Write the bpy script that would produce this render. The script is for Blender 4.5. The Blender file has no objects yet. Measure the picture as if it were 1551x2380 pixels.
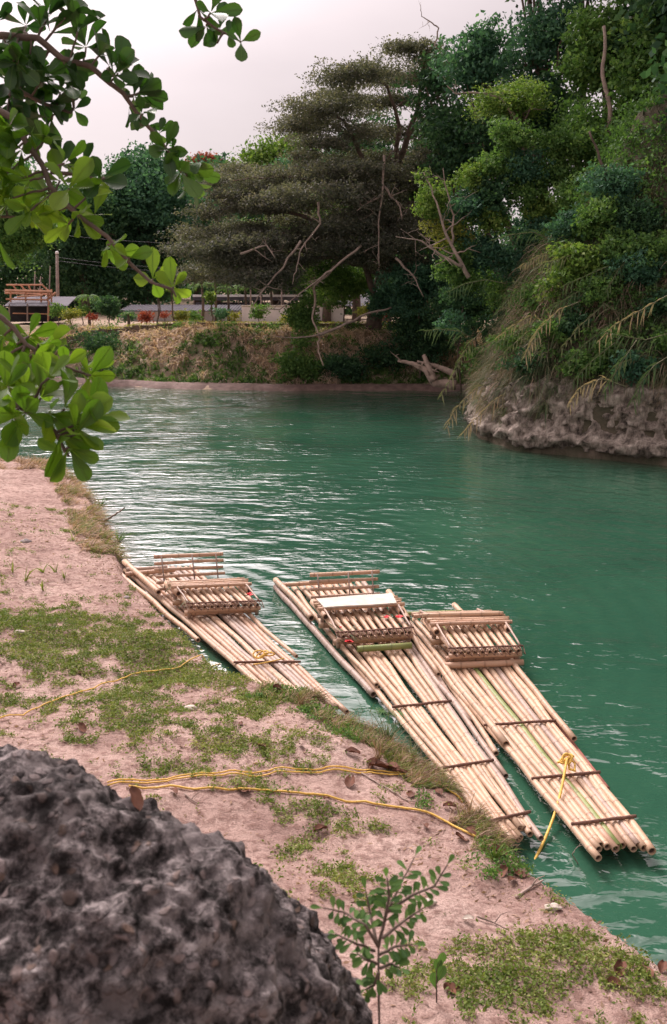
import bpy, math, random
import numpy as np
from mathutils import Vector, noise as mnoise
R = math.radians
random.seed(7)
rng = np.random.default_rng(11)
C = bpy.context.scene.collection
SC = bpy.context.scene

# ------------------------------------------------------------------ camera, light, exposure
CAMH = 6.0; PITCH = R(13.4); F = 2314.0
cam = bpy.data.cameras.new('camera'); camo = bpy.data.objects.new('camera', cam); C.objects.link(camo)
camo.location = (0, 0, CAMH); camo.rotation_euler = (R(90) - PITCH, 0, 0)
cam.sensor_fit = 'VERTICAL'; cam.sensor_height = 36; cam.lens = 35
cam.clip_start = 0.05; cam.clip_end = 2000
cam.dof.use_dof = True; cam.dof.focus_distance = 15.0; cam.dof.aperture_fstop = 4.5
SC.camera = camo
SUN_EL, SUN_AZ = 45, -25          # azimuth from +Y (view direction), minus = left
w = bpy.data.worlds.new('World'); SC.world = w; w.use_nodes = True
nt = w.node_tree; N = nt.nodes; L = nt.links; N.clear()
out = N.new('ShaderNodeOutputWorld'); bg = N.new('ShaderNodeBackground')
tc = N.new('ShaderNodeTexCoord'); mp = N.new('ShaderNodeMapping'); mp.inputs['Scale'].default_value = (1.2, 1.2, 3.2)
nz = N.new('ShaderNodeTexNoise'); nz.inputs['Scale'].default_value = 2.0; nz.inputs['Detail'].default_value = 5; nz.inputs['Roughness'].default_value = .5
rp = N.new('ShaderNodeValToRGB')
rp.color_ramp.elements[0].position = .36; rp.color_ramp.elements[0].color = (.77, .66, .67, 1)
rp.color_ramp.elements[1].position = .66; rp.color_ramp.elements[1].color = (.92, .79, .80, 1)
sky = N.new('ShaderNodeTexSky'); sky.sky_type = 'NISHITA'; sky.sun_disc = False
sky.sun_elevation = R(SUN_EL); sky.sun_rotation = R(SUN_AZ)
sm = N.new('ShaderNodeVectorMath'); sm.operation = 'SCALE'; sm.inputs['Scale'].default_value = .1
mx = N.new('ShaderNodeMix'); mx.data_type = 'RGBA'; mx.inputs['Factor'].default_value = .93
L.new(tc.outputs['Generated'], mp.inputs['Vector']); L.new(mp.outputs[0], nz.inputs['Vector']); L.new(nz.outputs['Fac'], rp.inputs[0])
L.new(sky.outputs[0], sm.inputs[0]); L.new(sm.outputs[0], mx.inputs['A']); L.new(rp.outputs[0], mx.inputs['B'])
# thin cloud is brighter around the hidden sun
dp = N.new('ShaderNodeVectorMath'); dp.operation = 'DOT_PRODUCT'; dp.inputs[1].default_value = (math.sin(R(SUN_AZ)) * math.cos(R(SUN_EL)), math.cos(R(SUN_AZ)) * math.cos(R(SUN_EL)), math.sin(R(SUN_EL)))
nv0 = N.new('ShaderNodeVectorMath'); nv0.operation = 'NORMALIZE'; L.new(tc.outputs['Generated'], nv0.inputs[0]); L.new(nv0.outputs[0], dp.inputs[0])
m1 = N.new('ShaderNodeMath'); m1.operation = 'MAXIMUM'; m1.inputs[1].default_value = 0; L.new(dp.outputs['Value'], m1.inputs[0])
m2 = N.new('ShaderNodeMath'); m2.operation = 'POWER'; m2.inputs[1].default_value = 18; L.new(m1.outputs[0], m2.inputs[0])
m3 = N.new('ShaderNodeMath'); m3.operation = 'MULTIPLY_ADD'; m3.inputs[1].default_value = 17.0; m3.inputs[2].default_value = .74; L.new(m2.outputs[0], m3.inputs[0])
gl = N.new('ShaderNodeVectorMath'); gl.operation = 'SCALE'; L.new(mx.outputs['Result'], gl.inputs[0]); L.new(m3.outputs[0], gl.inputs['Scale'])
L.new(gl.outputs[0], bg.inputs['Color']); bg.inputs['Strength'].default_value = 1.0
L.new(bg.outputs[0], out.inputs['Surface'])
sl = bpy.data.lights.new('sun', 'SUN'); sl.energy = 1.3; sl.angle = R(12); sl.color = (1, .93, .86)
so = bpy.data.objects.new('sun', sl); C.objects.link(so)
sd_ = Vector((math.sin(R(SUN_AZ)) * math.cos(R(SUN_EL)), math.cos(R(SUN_AZ)) * math.cos(R(SUN_EL)), math.sin(R(SUN_EL))))
so.rotation_euler = sd_.to_track_quat('Z', 'Y').to_euler(); so.location = (0, 0, 60)
vs = SC.view_settings; vs.view_transform = 'Standard'; vs.look = 'None'; vs.exposure = 0.30; vs.gamma = 1
SC.render.engine = 'CYCLES'

# ------------------------------------------------------------------ helpers
def P(x, y, z=0.0):
    u = (x - 775.5) / F; v = (y - 1190) / F
    dy = math.cos(PITCH) - v * math.sin(PITCH); dz = -math.sin(PITCH) - v * math.cos(PITCH)
    t = (z - CAMH) / dz
    return Vector((u * t, dy * t, z))
def PY(x, y, Y):
    u = (x - 775.5) / F; v = (y - 1190) / F
    dy = math.cos(PITCH) - v * math.sin(PITCH); dz = -math.sin(PITCH) - v * math.cos(PITCH)
    t = Y / dy
    return Vector((u * t, Y, CAMH + dz * t))
def PD(x, y, D):
    u = (x - 775.5) / F; v = (y - 1190) / F
    return Vector((u * D, (math.cos(PITCH) - v * math.sin(PITCH)) * D, CAMH + (-math.sin(PITCH) - v * math.cos(PITCH)) * D))
def tag(o, label=None, cat=None, group=None, kind=None):
    if label: o['label'] = label
    if cat: o['category'] = cat
    if group: o['group'] = group
    if kind: o['kind'] = kind
    return o
def empty(name, loc, label, cat, group=None):
    o = bpy.data.objects.new(name, None); C.objects.link(o); o.location = loc; o.empty_display_size = .2
    return tag(o, label, cat, group)

class MB:
    def __init__(s): s.v = []; s.f = []; s.a = []
    def add(s, vs, fs, a=None):
        o = len(s.v); s.v += [tuple(v) for v in vs]; s.f += [tuple(i + o for i in f) for f in fs]
        s.a += list(a) if a is not None else [0.0] * len(vs)
    def box(s, c, size, rz=0, top=1.0, rx=0):
        vs = []
        for dz in (-.5, .5):
            k = top if dz > 0 else 1
            for dx, dy in ((-.5, -.5), (.5, -.5), (.5, .5), (-.5, .5)):
                x = dx * size[0] * k; y = dy * size[1] * k; z = dz * size[2]
                y, z = y * math.cos(rx) - z * math.sin(rx), y * math.sin(rx) + z * math.cos(rx)
                vs.append((c[0] + x * math.cos(rz) - y * math.sin(rz), c[1] + x * math.sin(rz) + y * math.cos(rz), c[2] + z))
        s.add(vs, [(0, 3, 2, 1), (4, 5, 6, 7), (0, 1, 5, 4), (1, 2, 6, 5), (2, 3, 7, 6), (3, 0, 4, 7)])
    def tube(s, pts, rad, seg=6, attr=None, cap=True):
        pts = [Vector(p) for p in pts]; n = len(pts)
        if not hasattr(rad, '__len__'): rad = [rad] * n
        t0 = (pts[1] - pts[0]).normalized()
        up = Vector((0, 0, 1)) if abs(t0.z) < .9 else Vector((1, 0, 0))
        a = t0.cross(up).normalized()
        vs = []; at = []
        for i, p in enumerate(pts):
            t = (pts[min(i + 1, n - 1)] - pts[max(i - 1, 0)])
            t = t.normalized() if t.length > 1e-9 else t0
            a = (a - t * a.dot(t)).normalized(); b = t.cross(a)
            for k in range(seg):
                th = 2 * math.pi * k / seg
                vs.append(p + (a * math.cos(th) + b * math.sin(th)) * rad[i]); at.append(attr[i] if attr else 0.0)
        fs = []
        for i in range(n - 1):
            for k in range(seg):
                k2 = (k + 1) % seg
                fs.append((i * seg + k, i * seg + k2, (i + 1) * seg + k2, (i + 1) * seg + k))
        if cap:
            fs.append(tuple(range(seg - 1, -1, -1))); fs.append(tuple((n - 1) * seg + k for k in range(seg)))
        s.add(vs, fs, at)
    def ribbon(s, pts, widths, side, a=0.0):
        vs = []
        for p, wd in zip(pts, widths):
            vs += [p - side * wd * .5, p + side * wd * .5]
        s.add(vs, [(2 * i, 2 * i + 1, 2 * i + 3, 2 * i + 2) for i in range(len(pts) - 1)], [a] * len(vs))
    def build(s, name, mat, parent=None, loc=None, smooth=True):
        me = bpy.data.meshes.new(name)
        off = parent_off(parent) if parent is not None else (Vector(loc) if loc is not None else Vector((0, 0, 0)))
        me.from_pydata([(v[0] - off[0], v[1] - off[1], v[2] - off[2]) for v in s.v], [], s.f)
        if any(s.a):
            at = me.attributes.new('nd', 'FLOAT', 'POINT'); at.data.foreach_set('value', s.a)
        if smooth: me.polygons.foreach_set('use_smooth', [True] * len(me.polygons))
        me.materials.append(mat); me.update()
        o = bpy.data.objects.new(name, me); C.objects.link(o)
        if parent is not None: o.parent = parent
        elif loc is not None: o.location = off
        return o
def parent_off(p):
    o = Vector(p.location)
    if p.parent: o = o + parent_off(p.parent)
    return o
def npmesh(name, V, n, mat, parent=None, loc=None, val=None, smooth=False):
    """V (N*n,3) separate n-gons"""
    off = parent_off(parent) if parent is not None else (Vector(loc) if loc is not None else Vector((0, 0, 0)))
    V = np.asarray(V, dtype=np.float32) - np.array(off, dtype=np.float32)
    nv = len(V); nf = nv // n
    me = bpy.data.meshes.new(name)
    me.vertices.add(nv); me.vertices.foreach_set('co', V.ravel())
    me.loops.add(nv); me.loops.foreach_set('vertex_index', np.arange(nv, dtype=np.int32))
    me.polygons.add(nf); me.polygons.foreach_set('loop_start', (np.arange(nf) * n).astype(np.int32))
    if val is not None:
        at = me.attributes.new('nd', 'FLOAT', 'FACE'); at.data.foreach_set('value', np.asarray(val, dtype=np.float32))
    me.materials.append(mat); me.update(calc_edges=True)
    o = bpy.data.objects.new(name, me); C.objects.link(o)
    if parent is not None: o.parent = parent
    elif loc is not None: o.location = off
    return o
def grid_mesh(name, X, Y, Z, mat, kind='structure'):
    ny, nx = X.shape
    me = bpy.data.meshes.new(name)
    V = np.stack([X, Y, Z], -1).reshape(-1, 3).astype(np.float32)
    idx = np.arange(nx * ny).reshape(ny, nx)
    Q = np.stack([idx[:-1, :-1], idx[:-1, 1:], idx[1:, 1:], idx[1:, :-1]], -1).reshape(-1, 4).astype(np.int32)
    me.vertices.add(len(V)); me.vertices.foreach_set('co', V.ravel())
    me.loops.add(Q.size); me.loops.foreach_set('vertex_index', Q.ravel())
    me.polygons.add(len(Q)); me.polygons.foreach_set('loop_start', (np.arange(len(Q)) * 4).astype(np.int32))
    me.polygons.foreach_set('use_smooth', [True] * len(Q))
    me.materials.append(mat); me.update(calc_edges=True)
    o = bpy.data.objects.new(name, me); C.objects.link(o); o['kind'] = kind
    return o
# value noise in numpy
_T = np.random.default_rng(5).random((256, 256))
def vnoise(x, y):
    xi = np.floor(x).astype(int); yi = np.floor(y).astype(int); fx = x - xi; fy = y - yi
    fx = fx * fx * (3 - 2 * fx); fy = fy * fy * (3 - 2 * fy)
    a = _T[xi & 255, yi & 255]; b = _T[(xi + 1) & 255, yi & 255]; c = _T[xi & 255, (yi + 1) & 255]; d = _T[(xi + 1) & 255, (yi + 1) & 255]
    return (a * (1 - fx) + b * fx) * (1 - fy) + (c * (1 - fx) + d * fx) * fy
def fbm(x, y, s=1.0, o=4):
    r = 0; amp = 1; tot = 0
    for k in range(o):
        r = r + amp * vnoise(x * s + 17.3 * k, y * s - 9.1 * k); tot += amp; amp *= .5; s *= 2.03
    return r / tot
def sstep(t): t = np.clip(t, 0, 1); return t * t * (3 - 2 * t)
def sdist(poly, nline, x, y):
    """+ inside polygon; distance to first nline points of the outline"""
    x = np.asarray(x, float); y = np.asarray(y, float)
    ins = np.zeros(x.shape, bool); n = len(poly)
    for i in range(n):
        x1, y1 = poly[i]; x2, y2 = poly[(i + 1) % n]
        if y1 == y2: continue
        c = ((y1 > y) != (y2 > y)) & (x < (x2 - x1) * (y - y1) / (y2 - y1) + x1)
        ins ^= c
    D = np.full(x.shape, 1e9)
    for i in range(nline - 1):
        x1, y1 = poly[i]; x2, y2 = poly[i + 1]; ex, ey = x2 - x1, y2 - y1
        t = np.clip(((x - x1) * ex + (y - y1) * ey) / (ex * ex + ey * ey), 0, 1)
        D = np.minimum(D, np.hypot(x - x1 - t * ex, y - y1 - t * ey))
    return np.where(ins, D, -D)

# ------------------------------------------------------------------ materials
def newmat(name):
    m = bpy.data.materials.new(name); m.use_nodes = True; m.node_tree.nodes.clear(); return m
class NB:
    def __init__(s, m): s.t = m.node_tree; s.N = s.t.nodes; s.L = s.t.links
    def n(s, ty, **k):
        o = s.N.new('ShaderNode' + ty)
        for a, b in k.items():
            if a in o.inputs.keys() if isinstance(a, str) else False: o.inputs[a].default_value = b
            else: setattr(o, a, b)
        return o
    def l(s, a, b): s.L.new(a, b)
    def coord(s, scale=(1, 1, 1), rot=(0, 0, 0)):
        t = s.n('TexCoord'); g = s.n('NewGeometry'); m = s.n('Mapping'); m.inputs['Scale'].default_value = scale; m.inputs['Rotation'].default_value = rot
        s.l(g.outputs['Position'], m.inputs[0]); return m.outputs[0]
    def noise(s, vec, scale, detail=4, rough=.55, dist=0):
        t = s.n('TexNoise'); t.inputs['Scale'].default_value = scale; t.inputs['Detail'].default_value = detail
        t.inputs['Roughness'].default_value = rough; t.inputs['Distortion'].default_value = dist
        if vec: s.l(vec, t.inputs['Vector'])
        return t.outputs['Fac']
    def ramp(s, fac, stops):
        r = s.n('ValToRGB'); e = r.color_ramp.elements
        while len(e) < len(stops): e.new(.5)
        for q, (p, c) in zip(e, stops): q.position = p; q.color = (*c, 1) if len(c) == 3 else c
        s.l(fac, r.inputs[0]); return r.outputs[0]
    def mix(s, fac, a, b, mode='MIX'):
        m = s.n('Mix', data_type='RGBA', blend_type=mode)
        for sock, v in (('Factor', fac), ('A', a), ('B', b)):
            if hasattr(v, 'is_linked'): s.l(v, m.inputs[sock])
            elif sock == 'Factor': m.inputs[sock].default_value = v
            else: m.inputs[sock].default_value = (*v, 1)
        return m.outputs['Result']
    def math(s, op, a, b=0.0, c=None):
        m = s.n('Math', operation=op)
        for i, v in enumerate((a, b) if c is None else (a, b, c)):
            if hasattr(v, 'is_linked'): s.l(v, m.inputs[i])
            else: m.inputs[i].default_value = v
        return m.outputs[0]
    def bump(s, h, strength=.5, dist=.02, nrm=None):
        b = s.n('Bump'); b.inputs['Strength'].default_value = strength; b.inputs['Distance'].default_value = dist
        s.l(h, b.inputs['Height'])
        if nrm: s.l(nrm, b.inputs['Normal'])
        return b.outputs[0]
    def out(s, col, rough=.8, nrm=None, spec=.3, trans=0.0):
        p = s.n('BsdfPrincipled'); o = s.n('OutputMaterial')
        if hasattr(col, 'is_linked'): s.l(col, p.inputs['Base Color'])
        else: p.inputs['Base Color'].default_value = (*col, 1)
        if hasattr(rough, 'is_linked'): s.l(rough, p.inputs['Roughness'])
        else: p.inputs['Roughness'].default_value = rough
        p.inputs['Specular IOR Level'].default_value = spec
        if nrm: s.l(nrm, p.inputs['Normal'])
        if trans:
            t = s.n('BsdfTranslucent'); mx = s.n('MixShader'); mx.inputs[0].default_value = trans
            if hasattr(col, 'is_linked'):
                b = s.mix(1.0, col, (1.5, 1.6, .75), 'MULTIPLY'); s.l(b, t.inputs[0])
            else: t.inputs[0].default_value = (col[0] * 1.5, col[1] * 1.6, col[2] * .75, 1)
            s.l(p.outputs[0], mx.inputs[1]); s.l(t.outputs[0], mx.inputs[2]); s.l(mx.outputs[0], o.inputs[0])
        else: s.l(p.outputs[0], o.inputs[0])
        return p
def simple(name, col, rough=.8, var=.25, scale=6, bump=0, spec=.3):
    m = newmat(name); b = NB(m); v = b.coord()
    f = b.noise(v, scale, 5)
    c = b.ramp(f, [(.3, tuple(x * (1 - var) for x in col)), (.7, tuple(min(1, x * (1 + var)) for x in col))])
    nr = b.bump(b.noise(v, scale * 4, 4), .5, bump) if bump else None
    b.out(c, rough, nr, spec); return m
def leafmat(name, stops, trans=.3, rough=.6, spec=.12):
    m = newmat(name); b = NB(m)
    a = b.n('Attribute'); a.attribute_name = 'nd'
    f = b.noise(b.coord(), .35, 2)
    v = b.math('ADD', b.math('MULTIPLY', a.outputs['Fac'], .75), b.math('MULTIPLY', f, .25))
    b.out(b.ramp(v, stops), rough, None, spec, trans); return m

M = {}
# bamboo: nd = 1 on the node rings, 2 inside the hollow ends
def bamboo_mat(name, base, base2, ring):
    m = newmat(name); b = NB(m)
    a = b.n('Attribute'); a.attribute_name = 'nd'
    oi = b.n('ObjectInfo'); v = b.coord()
    f = b.noise(v, 3.0, 5); f2 = b.noise(v, 45, 3)
    c = b.ramp(f, [(.3, base), (.72, base2)])
    c = b.mix(b.math('MULTIPLY', oi.outputs['Random'], .6), c, (base[0] * .72, base[1] * .78, base[2] * .85))
    st_ = b.noise(v, 7, 4, .7); c = b.mix(b.ramp(st_, [(.55, (0, 0, 0)), (.7, (.55, .55, .55))]), c, (.30, .22, .18))
    sp = b.ramp(f2, [(.63, (0, 0, 0)), (.72, (1, 1, 1))]); c = b.mix(b.math('MULTIPLY', sp, .45), c, (.16, .09, .06))
    r = b.math('MINIMUM', a.outputs['Fac'], 1.0)
    c = b.mix(b.math('MULTIPLY', r, .6), c, ring)
    ins = b.math('GREATER_THAN', a.outputs['Fac'], 1.3); c = b.mix(ins, c, (.10, .055, .04))
    b.out(c, .5, b.bump(b.noise(v, 30, 3), .4, .004), .35); return m
M['bamboo'] = bamboo_mat('bamboo_dry', (.50, .325, .205), (.66, .45, .30), (.22, .13, .085))
M['bamboo2'] = bamboo_mat('bamboo_golden', (.52, .31, .20), (.64, .43, .29), (.20, .11, .07))
M['bamboo3'] = bamboo_mat('bamboo_weathered', (.36, .25, .19), (.52, .38, .29), (.17, .11, .085))
M['bamboog'] = bamboo_mat('bamboo_green', (.17, .23, .06), (.32, .33, .12), (.12, .12, .06))
M['stick'] = simple('dark_stick', (.17, .09, .065), .85, .4, 25, .01)
M['white_board'] = simple('white_board', (.60, .54, .46), .7, .15, 9)
M['rope'] = simple('yellow_rope', (.72, .46, .10), .6, .2, 40, .004)
M['red'] = simple('red_petal', (.62, .012, .02), .6, .25, 30)
M['bark'] = simple('bark', (.13, .095, .075), .9, .4, 4, .03)
M['palebark'] = simple('pale_bark', (.33, .25, .21), .9, .3, 4, .02)
M['dead'] = simple('dead_wood', (.42, .31, .25), .9, .3, 5, .02)
M['deadleaf'] = simple('dead_leaf', (.13, .052, .03), .75, .5, 14, .004)
M['stone'] = simple('pale_stone', (.50, .43, .36), .85, .2, 15, .01)
M['greystone'] = simple('grey_stone', (.30, .26, .25), .9, .3, 12, .02)
M['white_wall'] = simple('white_render', (.80, .74, .73), .85, .1, 1.5)
M['roof'] = simple('grey_sheet_roof', (.14, .13, .15), .9, .15, 2)
M['timber'] = simple('new_timber', (.52, .27, .17), .8, .25, 3)
M['dark_shed'] = simple('dark_shed', (.03, .028, .03), .9, .3, 3)
M['pole'] = simple('weathered_pole', (.32, .24, .21), .85, .2, 3)
M['canestem'] = simple('reed_stem', (.17, .16, .09), .8, .3, 3)
M['wire'] = simple('wire', (.03, .03, .035), .6, .1, 3)
M['terracotta'] = simple('brick_red', (.35, .13, .10), .85, .2, 3)

m = newmat('sand'); b = NB(m); v = b.coord()
f = b.noise(v, .9, 6, .6); c = b.ramp(f, [(.3, (.36, .235, .20)), (.52, (.52, .365, .31)), (.72, (.64, .475, .41))])
g = b.noise(v, 9, 6, .65); c = b.mix(b.ramp(g, [(.47, (0, 0, 0)), (.62, (.75, .75, .75))]), c, (.22, .125, .10))
k = b.noise(v, 60, 4, .7); c = b.mix(b.ramp(k, [(.50, (0, 0, 0)), (.62, (.6, .6, .6))]), c, (.24, .16, .135))
sx = b.n('SeparateXYZ'); b.l(b.n('NewGeometry').outputs['Position'], sx.inputs[0]) if False else b.l([q_ for q_ in b.N if q_.bl_idname == 'ShaderNodeNewGeometry'][0].outputs['Position'], sx.inputs[0])
wet = b.n('MapRange'); b.l(b.math('ADD', sx.outputs[2], b.math('MULTIPLY', g, .12)), wet.inputs[0]); wet.inputs[1].default_value = .08; wet.inputs[2].default_value = .19; wet.inputs[3].default_value = .75; wet.inputs[4].default_value = 0
c = b.mix(wet.outputs[0], c, (.11, .075, .06))
n1 = b.bump(g, .9, .09); n2 = b.bump(k, .8, .02, n1)
b.out(c, .95, n2, .1); M['sand'] = m

m = newmat('far_bank_soil'); b = NB(m); v = b.coord()
c = b.ramp(b.noise(v, .7, 7, .65), [(.3, (.20, .18, .10)), (.5, (.40, .30, .22)), (.68, (.58, .44, .35))])
b.out(c, .95, b.bump(b.noise(v, 3, 6, .7), .8, .2), .1); M['farsoil'] = m

m = newmat('shore_mud'); b = NB(m); v = b.coord()
c = b.ramp(b.noise(v, 2.5, 6, .65), [(.3, (.13, .085, .07)), (.7, (.27, .18, .155))])
b.out(c, .8, b.bump(b.noise(v, 6, 5, .7), .8, .08), .2); M['mud'] = m

m = newmat('hill_soil'); b = NB(m); v = b.coord()
c = b.ramp(b.noise(v, .8, 7, .65), [(.3, (.05, .06, .035)), (.55, (.14, .12, .085)), (.72, (.26, .20, .16))])
b.out(c, .95, b.bump(b.noise(v, 2, 6, .7), .9, .3), .1); M['hillsoil'] = m

m = newmat('limestone_cliff'); b = NB(m); v = b.coord((1, 1, .45))
f = b.noise(v, 3.6, 9, .78); c = b.ramp(f, [(.36, (.05, .042, .036)), (.45, (.25, .205, .17)), (.53, (.46, .385, .325)), (.64, (.76, .65, .56))])
z = b.n('SeparateXYZ'); g = b.n('NewGeometry'); b.l(g.outputs['Position'], z.inputs[0])
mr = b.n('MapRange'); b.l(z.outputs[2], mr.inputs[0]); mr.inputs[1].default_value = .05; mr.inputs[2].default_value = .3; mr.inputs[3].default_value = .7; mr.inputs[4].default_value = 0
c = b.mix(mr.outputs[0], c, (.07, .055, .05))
b.out(c, .9, b.bump(b.noise(b.coord((1, 1, .6)), 7, 8, .75), 1, .14), .15); M['cliff'] = m

m = newmat('boulder_rock'); b = NB(m); v = b.coord()
vo = b.n('TexVoronoi'); vo.inputs['Scale'].default_value = 22; vo.inputs['Randomness'].default_value = 1
dv = b.n('VectorMath', operation='ADD'); nzz = b.n('TexNoise'); nzz.inputs['Scale'].default_value = 9; b.l(v, nzz.inputs['Vector'])
sc = b.n('VectorMath', operation='SCALE'); sc.inputs['Scale'].default_value = .09; b.l(nzz.outputs['Color'], sc.inputs[0]); b.l(v, dv.inputs[0]); b.l(sc.outputs[0], dv.inputs[1])
b.l(dv.outputs[0], vo.inputs['Vector'])
f = b.noise(v, 14, 8, .72)
c = b.ramp(f, [(.38, (.016, .014, .013)), (.46, (.060, .052, .050)), (.53, (.20, .172, .168)), (.62, (.47, .41, .395))])
peb = b.ramp(vo.outputs['Distance'], [(.25, (1, 1, 1)), (.42, (0, 0, 0))])
sel = b.math('GREATER_THAN', b.n('SeparateColor').outputs[0], .5)
sepc = [n for n in b.N if n.bl_idname == 'ShaderNodeSeparateColor'][0]; b.l(vo.outputs['Color'], sepc.inputs[0])
selp = b.math('MULTIPLY', peb, b.math('GREATER_THAN', sepc.outputs[0], .6))
c = b.mix(b.math('MULTIPLY', selp, .8), c, b.mix(sepc.outputs[1], (.46, .38, .37), (.24, .16, .12)))
big = b.noise(v, 2.0, 4); c = b.mix(b.ramp(big, [(.36, (.6, .6, .6)), (.52, (0, 0, 0))]), c, (.02, .017, .017))
big2 = b.noise(v, 4.5, 6, .7); c = b.mix(b.ramp(big2, [(.52, (0, 0, 0)), (.62, (.5, .5, .5))]), c, (.36, .31, .30))
h = b.math('ADD', f, b.math('MULTIPLY', peb, .35))
b.out(c, .92, b.bump(h, 1, .05), .15); M['boulder'] = m

# water
m = newmat('river_water'); b = NB(m)
geo = b.n('NewGeometry')
vx = b.coord((.55, 1.7, 1), (0, 0, R(8))); vx2 = b.coord((1.3, 2.3, 1), (0, 0, R(-12)))
w1 = b.noise(vx, 1.5, 2, .5, .4); w2 = b.noise(vx2, 3.0, 2, .5, .6); w3 = b.noise(b.coord((.3, .5, .3)), .9, 3, .6, .5)
wv = b.n('TexWave'); wv.wave_type = 'RINGS'; wv.rings_direction = 'SPHERICAL'; wv.inputs['Scale'].default_value = .62; wv.inputs['Distortion'].default_value = 2.2; wv.inputs['Detail'].default_value = 2; wv.inputs['Detail Scale'].default_value = .6
mpw = b.n('Mapping'); mpw.inputs['Location'].default_value = (4.0, -17.5, 0); b.l(geo.outputs['Position'], mpw.inputs[0]); b.l(mpw.outputs[0], wv.inputs['Vector'])
cal = b.ramp(w3, [(.38, (.22, .22, .22)), (.58, (1, 1, 1))])
h = b.math('ADD', b.math('MULTIPLY', w1, 1.0), b.math('MULTIPLY', w2, .42))
h = b.math('ADD', b.math('MULTIPLY', h, cal), b.math('MULTIPLY', wv.outputs['Fac'], .10))
nr = b.bump(h, 1.0, .064)
col = b.ramp(b.noise(b.coord((.12, .12, .12)), 1.0, 3), [(.35, (.019, .070, .043)), (.65, (.033, .104, .062))])
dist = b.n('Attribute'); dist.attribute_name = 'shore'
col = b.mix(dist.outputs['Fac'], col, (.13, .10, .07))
p = b.out(col, .06, nr, .5); p.inputs['IOR'].default_value = 1.8
M['water'] = m

LM = {}
LM['teal'] = leafmat('leaf_teal', [(.1, (0.027, 0.068, 0.049)), (.5, (0.064, 0.151, 0.096)), (.9, (0.137, 0.273, 0.160))])
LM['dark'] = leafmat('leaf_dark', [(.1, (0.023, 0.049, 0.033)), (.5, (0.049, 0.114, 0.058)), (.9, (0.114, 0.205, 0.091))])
LM['mid'] = leafmat('leaf_mid', [(.1, (0.042, 0.091, 0.034)), (.5, (0.103, 0.200, 0.058)), (.9, (0.227, 0.342, 0.103))])
LM['bright'] = leafmat('leaf_bright', [(.1, (0.053, 0.098, 0.031)), (.5, (0.133, 0.226, 0.051)), (.9, (0.284, 0.346, 0.103))])
LM['yellow'] = leafmat('leaf_yellow', [(.1, (.07, .10, .03)), (.5, (.20, .22, .05)), (.9, (.42, .38, .10))])
LM['rain'] = leafmat('leaf_feathery', [(.1, (.050, .058, .047)), (.5, (.118, .123, .100)), (.9, (.24, .215, .185))])
LM['red'] = leafmat('leaf_red', [(.1, (.13, .05, .035)), (.5, (.28, .06, .045)), (.9, (.42, .13, .09))])
LM['reed'] = leafmat('reed_blades', [(.05, (.045, .08, .042)), (.35, (.11, .16, .08)), (.55, (.24, .23, .14)), (.75, (.37, .27, .20)), (.95, (.56, .42, .33))], .2)
LM['dry'] = leafmat('dry_grass', [(.1, (.15, .10, .065)), (.5, (.42, .28, .20)), (.9, (.68, .50, .39))], .2)
LM['fardry'] = leafmat('far_straw', [(.1, (.20, .14, .095)), (.5, (.62, .46, .35)), (.9, (.88, .70, .58))], .2)
LM['grass'] = leafmat('ground_leaves', [(.1, (.06, .10, .025)), (.5, (.16, .215, .05)), (.9, (.38, .36, .14))], .25)
LM['almond'] = leafmat('almond_leaf', [(.1, (.014, .045, .010)), (.5, (.035, .095, .014)), (.9, (.085, .17, .02))], .26, .38, .5)
LM['almond_lit'] = leafmat('almond_leaf_lit', [(.1, (.04, .10, .012)), (.5, (.10, .20, .018)), (.9, (.20, .30, .03))], .5, .38, .5)  # lower leaves: light shining through them painted in as a brighter green

# ------------------------------------------------------------------ terrain shapes
shore_px = [(0, 1085, .1), (150, 1090, .1), (225, 1180, .1), (285, 1300, .1), (296, 1345, .1), (400, 1440, .2), (520, 1548, .3), (640, 1588, .32), (760, 1618, .34),
            (830, 1668, .34), (978, 1735, .30), (1092, 1842, .28), (1195, 1962, .25), (1268, 2048, .15), (1420, 2170, .1), (1551, 2262, .1)]
NEAR = [(-90, 38), (-30, 34.5)] + [tuple(P(x, y, z)[:2]) for x, y, z in shore_px] + [(4.4, 5.2), (7, 0), (11, -10), (18, -45)]
NEAR_N = len(NEAR); NEARP = NEAR + [(-90, -45)]
def near_h(x, y):
    d = sdist(NEARP, NEAR_N, x, y)
    dd = np.maximum(d, 0)
    h = -.5 * sstep(-d / 1.2) + (.26 + .12 * np.exp(-((x - .0) / 1.5) ** 2 - ((y - 13.3) / 1.5) ** 2)) * sstep(d / .18) + .115 * np.minimum(dd, 4.5) + .03 * np.maximum(dd - 4.5, 0)
    h = h + sstep(d / 1.0) * ((fbm(x, y, .8, 4) - .5) * .34 + (fbm(x + 40, y, 4.5, 3) - .5) * .07)
    r = np.hypot(x + 1.0, y + 1.5)
    h = h + 3.0 * sstep((6.3 - r) / 5)
    r2 = np.hypot(x + 30, y - 18); h = h + 2.0 * sstep((18 - r2) / 18)
    return h
FAR = [(-140, 66), (-60, 64), (-30, 61)] + [tuple(P(x, y, 0)[:2]) for x, y in [(0, 882), (130, 890), (260, 896), (450, 905), (650, 907), (850, 906), (1040, 908)]] + [(9, 53.4), (14, 53)]
FAR_N = len(FAR); FARP = FAR + [(60, 53), (60, 400), (-140, 400)]
def far_h(x, y):
    d = sdist(FARP, FAR_N, x, y); dd = np.maximum(d, 0)
    h = -.8 * sstep(-d / 2) + .18 * sstep(d / .5) + 2.55 * sstep((d - .9) / 4.2)
    h = h + sstep((d - .8) / 1) * sstep((7 - d) / 2) * ((fbm(x, y, .5, 4) - .5) * 1.0) + .05 * np.clip(dd - 50, 0, 60)
    return h
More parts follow.
